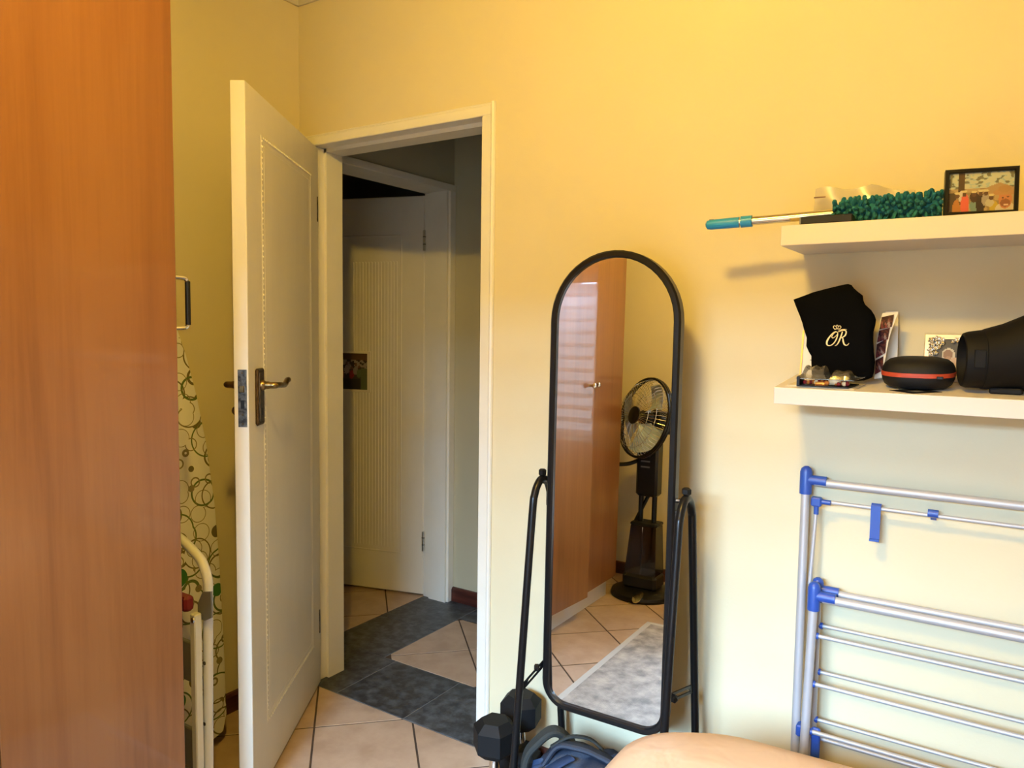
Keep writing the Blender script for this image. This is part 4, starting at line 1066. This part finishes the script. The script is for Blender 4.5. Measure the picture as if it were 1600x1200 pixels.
box('tank_lid', (FX-.066, FY-.055, .385), (FX+.084, FY+.055, .402), M['blackp'], tk, .005)
MB().tube([(FX, FY+.05, .10), (FX+.005, FY+.05, .38)], .004, 6).build('mist_tube', M['alu'], tk, smooth=True)
for dx in (-.028, .048): MB().tube([(FX+dx, FY, .39), (FX+dx, FY, .57)], .014, 12).build('column', M['black'], fan, smooth=True)
MB().tube([(FX-.055, FY, .40), (FX+.02, FY, .56)], .010, 10).build('hose', M['blackp'], fan, smooth=True)
pn = box('control_panel', (FX-.048, FY-.045, .545), (FX+.072, FY+.045, .835), M['black'], fan, .012)
for z in (.70, .73, .76): box('button', (FX-.02, FY+.0445, z), (FX+.03, FY+.048, z+.008), M['grey'], pn)
MB().tube(smoothpath([(FX-.03, FY+.02, .74), (FX-.08, FY+.04, .715), (FX-.12, FY+.07, .708), (FX-.15, FY+.10, .712)], 5), .011, 10).build('mist_arm', M['blackp'], fan, smooth=True)
hc_ = V(FX-.012, FY+.035, .965); hn = V(-.55, .80, .22).normalized()
MB().tube([(FX+.01, FY-.03, .82), (FX+.03, FY-.05, .95)], .025, 12).build('neck', M['blackp'], fan, smooth=True)
MB().lathe([(.03,-.20),(.055,-.19),(.062,-.14),(.060,-.06),(.045,-.045)], hc_, hn, 20).build('motor', M['blackp'], fan, smooth=True)
up_ = V(0,0,1); ha = (up_-hn*hn.z).normalized(); hb = hn.cross(ha)
def circ(r, d, n=40): return [hc_ + hn*d + ha*r*math.cos(2*math.pi*k/n) + hb*r*math.sin(2*math.pi*k/n) for k in range(n)]
cg = MB()
def torus(r, d, t, m_):
    P_ = circ(r, d); P_.append(P_[0]); P_.append(P_[1]); m_.tube(P_, t, 6, caps=False)
rim = MB(); torus(.215, .0, .007, rim); rim.lathe([(.208,-.014),(.219,-.014),(.219,.014),(.208,.014)], hc_, hn, 40, caps=False)
rim.build('cage_rim', M['black'], fan, smooth=True)
for k in range(56):
    an = 2*math.pi*k/56; e = ha*math.cos(an)+hb*math.sin(an)
    cg.tube([hc_+hn*.072+e*.045, hc_+hn*.068+e*.12, hc_+hn*.045+e*.185, hc_+e*.214, hc_-hn*.035+e*.19, hc_-hn*.06+e*.12, hc_-hn*.064+e*.05], .0011, 4)
torus(.12, .068, .0013, cg); torus(.17, .054, .0013, cg)
cg.build('cage_wires', M['chrome'], fan)
MB().lathe([(.048,.066),(.048,.074),(.03,.078)], hc_, hn, 24).build('cage_badge', M['black'], fan, smooth=True)
MB().lathe([(.034,-.04),(.038,.02),(.022,.045)], hc_, hn, 20).build('hub', M['blackp'], fan, smooth=True)
for k in range(3):
    a0 = 2*math.pi*k/3+.5; rows = []
    for r in (.03, .07, .11, .15, .18, .193):
        row = []
        wd_ = .30 + 1.7*r/.19*.32 if r < .185 else .45
        for j in range(6):
            s = j/5-.5; an = a0 + s*wd_*1.9
            row.append(hc_ + (ha*math.cos(an)+hb*math.sin(an))*r + hn*(s*.055))
        rows.append(row)
    bl_ = MB(); bl_.loft(rows, False, False, closed=False); bl_.loft([[p+hn*.002 for p in r_] for r_ in rows], False, False, closed=False)
    bl_.build('blade', M['blade'], fan, smooth=True)

# ceiling lamp with two bulbs (the warm light of the room)
LX, LY = -.62, .45
cl = thing('ceiling_lamp', (LX, LY, ZC-.16), 'white ceiling light with two warm bare bulbs', 'lamp')
MB().lathe([(.075,0),(.075,-.018),(.05,-.032)], (LX, LY, ZC), (0,0,1), 24).build('ceiling_rose', M['white'], cl, smooth=True)
bm_ = emit('warm_bulb', LAMP_C, LAMP_E)
for s_ in (-1, 1):
    h2 = MB().tube([(LX, LY, ZC-.03), (LX+.03*s_, LY-.02*s_, ZC-.07), (LX+.05*s_, LY-.035*s_, ZC-.09)], .014, 10).build('bulb_holder', M['white'], cl, smooth=True)
    MB().sphere((LX+.065*s_, LY-.045*s_, ZC-.125), .030, 16, 10).build('bulb', bm_, h2, smooth=True)
